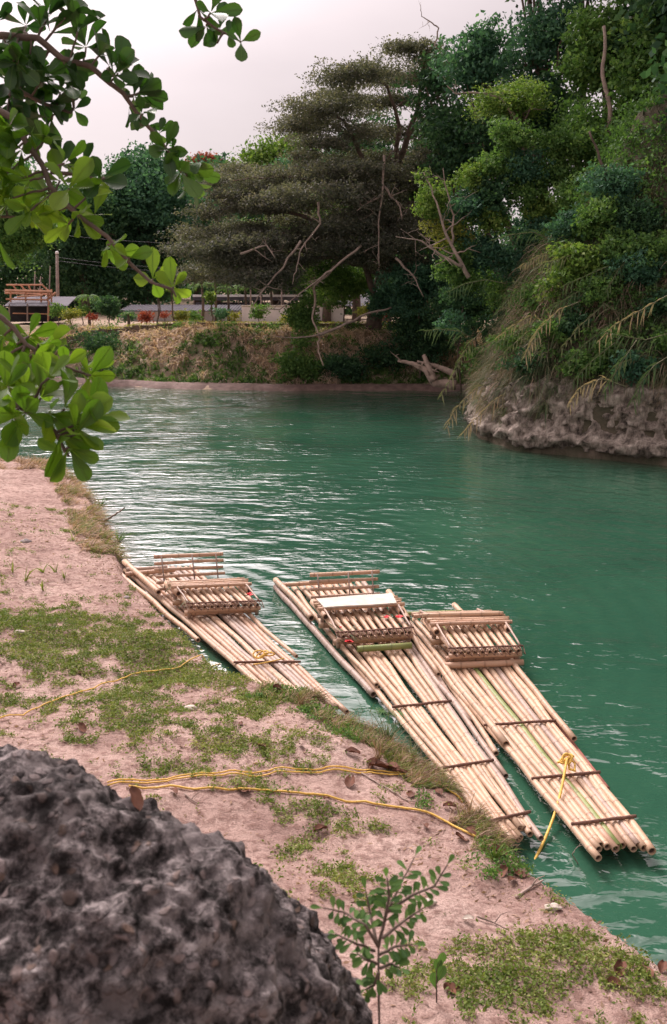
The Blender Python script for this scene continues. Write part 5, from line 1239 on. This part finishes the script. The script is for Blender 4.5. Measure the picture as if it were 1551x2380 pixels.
for i, (px, py, s_) in enumerate(DL):
    o = bpy.data.objects.new('dead_leaf', lm[i % 3]); C.objects.link(o); c = on_near(px, py); o.location = c + Vector((0, 0, .02)); o.scale = (s_ * 1.25, s_ * 1.35, s_ * 1.2)
    o.rotation_euler = (random.uniform(-.3, .3), random.uniform(-.3, .3), random.uniform(0, 6.28)); zone = 'beside the middle raft at the bank edge' if px > 840 and py < 1950 else 'in the bottom right corner' if px > 1400 else 'at the waterline near the bows' if px > 1060 else 'among the yellow ropes' if py > 1800 else 'on the sand behind the green tuft' if px > 780 else 'in rusty grass by the left raft bow' if px > 590 and py < 1660 else 'on the grassy part of the bank'
    tag(o, ('large' if s_ > .125 else 'small' if s_ < .09 else 'middling') + ' dead leaf ' + zone, 'dead leaf', 'dead leaves on the sandy bank')
o = bpy.data.objects.new('pale_leaf', lm[0].copy()); o.data.materials[0] = M['stone']; C.objects.link(o); o.location = on_near(1088, 2141) + Vector((0, 0, .02)); o.scale = (.1, .12, .08); tag(o, 'cream coloured dry leaf on the sand in the lower right', 'dead leaf')
o = bpy.data.objects.new('dead_leaf', lm[1]); C.objects.link(o)
def twig(pxs, label, r=.009, lift=.02, mat='palebark', zs=None):
    pts = [on_near(*p) + Vector((0, 0, lift)) if not zs or zs[i] is None else P(p[0], p[1], zs[i]) for i, p in enumerate(pxs)]
    fine = []
    for a, b_ in zip(pts[:-1], pts[1:]): fine += wob(a, b_, 5, .05)[:-1]
    fine.append(pts[-1]); q = MB(); n_ = len(fine); q.tube(fine, [r * (1 - .6 * i / n_) for i in range(n_)], 6)
    k = n_ // 2; q.tube([fine[k], fine[k] + Vector((.06, .05, .05)), fine[k] + Vector((.14, .07, .07))], [r * .6, r * .4, r * .2], 5)
    return tag(q.build('twig', M[mat], None, pts[0]), label, 'twig')
twig([(840, 1800), (890, 1830), (950, 1865), (985, 1870), (990, 1840), (975, 1815)], 'pale curved twig lying beside the grey stone', .009)
twig([(430, 1850), (445, 1862), (462, 1872)], 'short pale twig below the yellow ropes', .010)
twig([(240, 1215), (270, 1195), (290, 1180)], 'driftwood stick poking up at the beach corner', .03, .03, zs=[None, .35, .7])
twig([(190, 1225), (230, 1215), (265, 1245)], 'dry branch on the beach edge', .02)
twig([(1200, 2090), (1235, 2065), (1262, 2050)], 'pale broken branch at the water edge in the lower right', .018)
twig([(1110, 2135), (1150, 2150), (1180, 2165)], 'thin dark twig on the sand in the lower right', .008, mat='bark')
twig([(1085, 1765), (1060, 1790), (1040, 1830)], 'tangle of roots beside the grey stone', .012, .06)
twig([(1345, 2010), (1330, 1985), (1350, 1960)], 'reed stem standing in the water below the right raft', .006, zs=[-.02, .15, .3])

# ------------------------------------------------------------------ the boulder in the foreground
import bmesh
bm = bmesh.new()
Dn = 3.3
sil = [(-260, 1800), (-120, 1762), (0, 1752), (60, 1752), (160, 1774), (235, 1808), (300, 1850), (370, 1905), (430, 1945), (500, 1965), (560, 1985), (600, 2015), (640, 2065), (700, 2125), (760, 2205), (815, 2280), (845, 2330), (872, 2420), (900, 2600)]
for i, (px, py) in enumerate(sil):
    for dD, sc in ((0, 1.0), (.35, .985), (-.3, .93)):
        cx_, cy_ = 150, 2500
        bm.verts.new(PD(cx_ + (px - cx_) * sc, cy_ + (py - cy_) * sc, Dn + dD))
for px, py, D in [(100, 2050, 2.75), (300, 2150, 2.7), (500, 2250, 2.75), (0, 2300, 2.55), (300, 2500, 2.55), (650, 2500, 2.75), (-300, 2300, 2.7), (-500, 2000, 3.2), (-350, 1850, 3.6)]: bm.verts.new(PD(px, py, D))
for x_, y_ in [(-2.2, 2.2), (-2.2, 4.0), (-1.0, 4.2), (.25, 3.8), (.35, 2.4), (-.9, 1.9)]: bm.verts.new((x_, y_, nh(x_, y_) - .5))
bmesh.ops.convex_hull(bm, input=bm.verts[:], use_existing_faces=False)
loose = [v for v in bm.verts if not v.link_faces]; bmesh.ops.delete(bm, geom=loose, context='VERTS')
me = bpy.data.meshes.new('boulder'); bm.to_mesh(me); bm.free(); me.materials.append(M['boulder'])
bo = bpy.data.objects.new('boulder', me); C.objects.link(bo)
rm = bo.modifiers.new('r', 'REMESH'); rm.mode = 'VOXEL'; rm.voxel_size = .014
sm2 = bo.modifiers.new('s', 'SMOOTH'); sm2.iterations = 12; sm2.factor = .6
dg = bpy.context.evaluated_depsgraph_get(); dg.update(); me2 = bpy.data.meshes.new_from_object(bo.evaluated_get(dg)); bo.modifiers.clear(); bo.data = me2
nv_ = len(me2.vertices); co = np.zeros(nv_ * 3); me2.vertices.foreach_get('co', co); co = co.reshape(-1, 3); no = np.zeros(nv_ * 3); me2.vertices.foreach_get('normal', no); no = no.reshape(-1, 3)
dsp = np.array([.075 * mnoise.noise(Vector(p) * 2.3) + .035 * mnoise.noise(Vector(p) * 6) + .030 * mnoise.noise(Vector(p) * 15) + .022 * mnoise.turbulence(Vector(p) * 24, 2, False) - .01 for p in co])
dsp2 = np.array([mnoise.cell_vector(Vector(p) * 10)[0] for p in co[:1]])
co += no * dsp[:, None]; org = np.array([-.9, 3.0, 1.2]); me2.vertices.foreach_set('co', (co - org).ravel()); me2.polygons.foreach_set('use_smooth', [True] * len(me2.polygons)); me2.update()
me2.materials.clear(); me2.materials.append(M['boulder']); bo.location = org
tag(bo, 'huge dark pitted conglomerate boulder filling the lower left corner', 'boulder')
# the dead leaf lying on the boulder
bl = [o for o in C.objects if o.name.startswith('dead_leaf')][-1]
dgx = bpy.context.evaluated_depsgraph_get(); dirv = (PD(305, 1868, 1) - Vector((0, 0, CAMH))).normalized()
from mathutils.bvhtree import BVHTree
bv_ = BVHTree.FromObject(bo, dgx); hit = bv_.ray_cast(Vector((0, 0, CAMH)) - Vector(org), dirv)
bl.location = (hit[0] + Vector(org) + hit[1] * .02) if hit[0] else PD(305, 1868, 3.2); bl.scale = (.10, .085, .10); bl.rotation_euler = (-.35, .25, -.9)
tag(bl, 'curled orange brown dead leaf lying on top of the dark boulder', 'dead leaf')

# ------------------------------------------------------------------ shrub beside the boulder
bx_, by_ = .22, 2.75; bz_ = nh(bx_, by_)
root = empty('near_shrub', (bx_, by_, bz_), 'dark green shrub with small paired leaflets rising beside the boulder', 'shrub')
def pleaf(q, p, d_, nrm, L_, wd, val=.5, fold=.12):
    """one obovate leaf as two folded halves"""
    d_ = d_.normalized(); sd = d_.cross(nrm).normalized(); nn_ = sd.cross(d_).normalized(); prof = [(0, .06), (.18, .22), (.4, .62), (.62, .95), (.8, 1.0), (.93, .72), (1, .12)]
    droop = random.uniform(.0, .25) * L_; L0 = []; L1 = []; Mi = []
    for t, k in prof:
        c = p + d_ * L_ * t - nn_ * droop * t * t; w_ = wd * .5 * k
        Mi.append(c); L0.append(c + sd * w_ + nn_ * w_ * fold * 2.2); L1.append(c - sd * w_ + nn_ * w_ * fold * 2.2)
    up_ = nn_ * (L_ * .012)
    q.add([p_ + up_ + sd * wd * .028 * s_ for p_ in Mi for s_ in (-1, 1)], [(2 * i, 2 * i + 1, 2 * i + 3, 2 * i + 2) for i in range(len(Mi) - 1)], [min(1, val + .45)] * (2 * len(Mi)))
    n_ = len(prof); q.add(Mi + L0 + L1, [(i, i + 1, n_ + i + 1, n_ + i) for i in range(n_ - 1)] + [(i + 1, i, 2 * n_ + i, 2 * n_ + i + 1) for i in range(n_ - 1)], [val] * (3 * n_))
def frond(root, pxs, D, n_=8, L_=.043):
    pts = [PD(x, y, D + random.uniform(-.08, .08)) for x, y in pxs]; fine = []
    for a, b_ in zip(pts[:-1], pts[1:]): fine += wob(a, b_, 4, .03)[:-1]
    fine.append(pts[-1]); q = MB(); q.tube(fine, [.006 * (1 - .7 * i / len(fine)) for i in range(len(fine))], 5); q.build('twig', M['bark'], root)
    q = MB(); m_ = len(fine)
    for i in range(n_):
        k = min(m_ - 2, int((.25 + .75 * i / n_) * (m_ - 1))); ax = (fine[k + 1] - fine[k]).normalized()
        for sg in (-1, 1):
            sd = ax.cross(Vector((0, -.6, .8))).normalized() * sg; d_ = (ax * .5 + sd + Vector(rng.normal(0, .25, 3))).normalized()
            pleaf(q, fine[k], d_, Vector((random.uniform(-.3, .3), -.6, .9)).normalized(), L_ * random.uniform(.7, 1.2), L_ * .42, random.uniform(.1, .7))
    pleaf(q, fine[-1], (fine[-1] - fine[-2]), Vector((0, -.5, .9)), L_, L_ * .4, .5)
    q.build('leaves', LM['mid'], root)
q = MB(); st_ = wob((bx_, by_, bz_ - .05), PD(880, 2200, 3.2), 10, .04); q.tube(st_, [.006 * (1 - .4 * i / 10) for i in range(11)], 7); q.build('stem', M['bark'], root)
for pl in [[(880, 2200), (900, 2120), (930, 2060), (965, 1990)], [(880, 2200), (850, 2150), (800, 2120), (750, 2110)], [(890, 2180), (940, 2140), (985, 2110)], [(895, 2140), (905, 2080), (900, 2040)], [(875, 2240), (850, 2230), (830, 2215)],
           [(900, 2120), (960, 2080), (1010, 2060), (1040, 2010)], [(870, 2210), (820, 2190), (780, 2170)], [(880, 2220), (920, 2200), (960, 2195)], [(875, 2190), (860, 2120), (850, 2070)], [(880, 2260), (870, 2290), (850, 2300)], [(885, 2250), (910, 2240), (930, 2250)]]:
    frond(root, pl, 3.2)
q = MB(); root2 = empty('sapling', on_near(1015, 2330), 'single tall blurred green leaf pair standing in the foreground right of the shrub', 'plant')
c0 = Vector(root2.location); tp = P(1015, 2250, c0.z + .30); q.tube([c0, c0.lerp(tp, .6), tp], [.006, .005, .003], 5); q.build('stem', M['bark'], root2)
q = MB()
for k in range(4): pleaf(q, c0.lerp(tp, .35 + .2 * k), Vector((random.uniform(-.4, .4), .1, 1)), Vector((random.uniform(-.5, .5), -1, .2)), .15, .07, .4)
q.build('leaves', LM['mid'], root2)

# ------------------------------------------------------------------ almond tree branches hanging in from the left
tr = empty('almond_tree', (-4.6, 4.6, nh(-4.6, 4.6)), 'tropical almond tree whose leafy branches hang in over the upper left', 'tree')
q = MB(); tb = Vector(tr.location); tp = Vector((-4.0, 5.4, 9.6)); q.tube(wob(tb - Vector((0, 0, .3)), tp, 10, .03), [.24 - .012 * i for i in range(11)], 12); q.build('trunk', M['bark'], tr)
def rosette(q, p, ax, n_, L_, vb, spread=1.1):
    ax = ax.normalized()
    u_ = ax.cross(Vector((.3, .5, .8))).normalized(); v_ = ax.cross(u_)
    ph = random.uniform(0, 6.28)
    for k in range(n_):
        a = ph + 2 * math.pi * k / n_ + random.uniform(-.35, .35); sp_ = spread * random.uniform(.5, 1.2)
        rad = u_ * math.cos(a) + v_ * math.sin(a); d_ = (ax + rad * sp_ + Vector((0, 0, random.uniform(-.3, .2)))).normalized()
        nrm = (ax * .9 - rad * .5 + Vector(rng.normal(0, .35, 3)) + Vector((0, 0, .3))).normalized()
        ll = L_ * random.uniform(.62, 1.15)
        pleaf(q, p + d_ * .01, d_, nrm, ll, ll * random.uniform(.43, .55), min(1, max(0, vb + random.uniform(-.25, .25))), fold=random.uniform(.05, .3))
def extra(n, x0, x1, y0, y1, vb): return [(random.uniform(x0, x1), random.uniform(y0, y1), random.randint(4, 5), .165, vb) for _ in range(n)]
def abranch(pxs, Ds, r0, ros, mat='almond', off=True, start=None, side=0, name='branch', Lm=1):
    n_ = len(pxs); D = [Ds[0] + (Ds[1] - Ds[0]) * i / (n_ - 1) for i in range(n_)]
    pts = [PD(x, y, d_) for (x, y), d_ in zip(pxs, D)]
    if start: pts = [Vector(start)] + pts
    fine = []
    for a, b_ in zip(pts[:-1], pts[1:]): fine += wob(a, b_, 4, .035)[:-1]
    fine.append(pts[-1]); m_ = len(fine); q = MB(); q.tube(fine, [r0 * (1 - .75 * i / m_) + .002 for i in range(m_)], 7)
    lf = MB()
    for (px, py, cnt, L_, vb) in ros:
        # anchor on the nearest branch point, short side twig to the rosette
        best = min(range(m_), key=lambda i: (fine[i] - PD(px, py, np.interp(i, [0, m_ - 1], Ds))).length)
        Dd = Ds[0] + (Ds[1] - Ds[0]) * best / m_; c = PD(px, py, Dd + random.uniform(-.15, .15))
        if (c - fine[best]).length > .02: q.tube(wob(fine[best], c, 4, .08), [.007, .007, .0065, .006, .006], 5)
        ax = (c - fine[best]); ax = ax.normalized() if ax.length > .05 else (fine[min(best + 1, m_ - 1)] - fine[max(best - 1, 0)]).normalized()
        ax = (ax + Vector((0, -.25, .1))).normalized()
        rosette(lf, c, ax, cnt, L_ * Lm, vb)
    br = q.build(name, M['bark'], tr); lf.build('leaves', LM[mat], br)
T0 = (-4.1, 5.3, 8.6)
u = .182
abranch([(-60, 82), (30, 84), (88, 88), (145, 136), (211, 154), (246, 185), (286, 216), (317, 260), (365, 317), (409, 374), (431, 400)], (5.6, 5.9), .022,
        [(60, 60, 6, u, .3), (20, 110, 5, u, .2), (110, 40, 6, u, .2), (160, 30, 5, u, .2), (180, 75, 4, u * .9, .3), (200, 110, 6, u, .3), (150, 150, 5, u, .2), (230, 130, 4, u, .3), (95, 150, 5, u, .3), (265, 175, 5, u * .9, .4), (285, 200, 4, u * .8, .4),
         (310, 225, 5, u * .9, .4), (330, 265, 4, u * .8, .4), (300, 245, 3, u * .8, .4), (370, 310, 4, u * .7, .5), (400, 350, 3, u * .8, .5), (425, 385, 6, u, .7), (440, 395, 3, u, .8)] + extra(9, -10, 215, 10, 150, .2) + [(255, 155, 5, u, .3), (275, 170, 5, u, .3), (325, 215, 5, u, .35), (345, 290, 5, u * .8, .4), (385, 345, 5, u * .9, .4), (420, 400, 5, u, .6), (440, 420, 4, u, .7)], 'almond', start=T0)
abranch([(-70, 205), (0, 202), (45, 210), (100, 240), (165, 262), (172, 250)], (5.7, 5.9), .016,
        [(20, 190, 6, u, .2), (50, 170, 5, u, .2), (60, 225, 6, u, .3), (100, 180, 6, u, .3), (110, 245, 5, u, .3), (140, 215, 5, u, .3), (170, 205, 4, u, .3), (172, 255, 4, u * .9, .4), (120, 275, 4, u, .2), (20, 240, 5, u, .2), (165, 200, 3, u, .3)] + extra(10, -10, 170, 150, 270, .2), 'almond', start=T0)
abranch([(-60, 262), (0, 258), (45, 282), (60, 330), (100, 385), (118, 435), (160, 480), (200, 515), (250, 550), (300, 610), (350, 655), (375, 665)], (5.5, 5.2), .020,
        [(30, 300, 5, u, .2), (70, 310, 5, u * .9, .3), (100, 330, 3, u * .7, .3), (30, 350, 4, u, .3), (150, 380, 4, u * .9, .4), (70, 420, 5, u, .6), (30, 420, 6, u, .6), (110, 450, 6, u, .6), (160, 440, 5, u, .6), (30, 460, 5, u, .7), (200, 460, 5, u, .6),
         (180, 500, 5, u, .6), (220, 500, 4, u, .6), (160, 520, 4, u, .7), (250, 570, 4, u * .9, .5), (280, 590, 4, u * .9, .5), (300, 600, 3, u * .8, .5), (355, 650, 4, u, .8)] + extra(5, -10, 190, 390, 500, .55) + extra(3, -10, 60, 290, 350, .3), 'almond_lit', start=T0)
abranch([(118, 400), (175, 405), (230, 418), (242, 415)], (5.4, 5.4), .010, [(140, 385, 4, u * .8, .3), (195, 390, 4, u * .9, .3), (240, 410, 6, u, .35), (235, 420, 3, u, .3)], 'almond')
abranch([(-40, 500), (40, 505), (60, 505)], (5.3, 5.3), .009, [(58, 500, 7, u * .8, .8), (10, 480, 5, u * .9, .7), (-10, 540, 4, u, .6)], 'almond_lit', start=(-3.6, 5.1, 7.2))
abranch([(375, 664), (400, 672), (410, 690)], (5.2, 5.2), .007, [(403, 668, 7, u * .75, .85)], 'almond_lit')
abranch([(-60, 720), (0, 735), (30, 760), (60, 800), (110, 830), (150, 852), (200, 870)], (4.6, 4.7), .014,
        [(20, 770, 5, u * .9, .5), (10, 780, 6, u, .5), (40, 800, 5, u, .6), (90, 800, 5, u * .8, .6), (110, 820, 6, u, .7), (60, 850, 5, u, .6), (150, 850, 5, u * .8, .7), (185, 855, 5, u * .85, .6), (210, 872, 5, u * .85, .7), (30, 860, 5, u, .5), (100, 870, 5, u, .5)] + extra(3, -10, 150, 780, 890, .5), 'almond_lit', start=(-3.6, 4.8, 5.4))
abranch([(-70, 930), (0, 932), (45, 945), (100, 975), (130, 1005), (150, 1045), (160, 1060)], (4.5, 4.4), .016,
        [(20, 900, 5, u, .4), (60, 910, 5, u, .6), (95, 925, 6, u * 1.1, .6), (60, 960, 5, u, .5), (110, 960, 5, u, .5), (150, 950, 5, u, .5), (170, 990, 5, u, .7), (200, 985, 4, u * 1.1, .7), (140, 1010, 4, u, .5), (30, 970, 4, u, .5), (160, 1040, 4, u * .8, .35), (150, 1050, 3, u * .8, .3), (175, 1010, 4, u, .5)] + extra(3, -10, 130, 870, 970, .5), 'almond_lit', start=(-3.6, 4.8, 5.0))
abranch([(430, -60), (455, 0), (466, 40), (500, 65), (525, 78), (558, 96)], (5.6, 5.6), .010,
        [(460, 20, 4, u * .8, .3), (490, 30, 4, u, .35), (480, 60, 4, u * .9, .3), (510, 70, 4, u * .8, .3), (530, 80, 3, u * .6, .3), (560, 97, 4, u * .72, .35), (505, 100, 1, u * .3, .3)], 'almond', start=(-2.2, 5.6, 9.4))

# ------------------------------------------------------------------ look-alikes told apart by their order in the picture
from collections import defaultdict
bpy.context.view_layer.update()
same = defaultdict(list)
for o in C.objects:
    if o.parent is None and o.get('label'): same[o['label']].append(o)
ORD = ['leftmost', 'second from left', 'third from left', 'fourth from left', 'fifth from left', 'sixth from left', 'seventh from left', 'eighth from left', 'ninth from left', 'tenth from left', 'eleventh from left']
for lb, os_ in same.items():
    if len(os_) < 2 or len(os_) > 12: continue
    def px_(o):
        v_ = o.matrix_world.translation - camo.location
        return v_.x / (v_.y * math.cos(PITCH) - v_.z * math.sin(PITCH))
    os_.sort(key=px_)
    for i, o in enumerate(os_): o['label'] = lb + ', ' + (ORD[i] if i < len(os_) - 1 else 'rightmost')
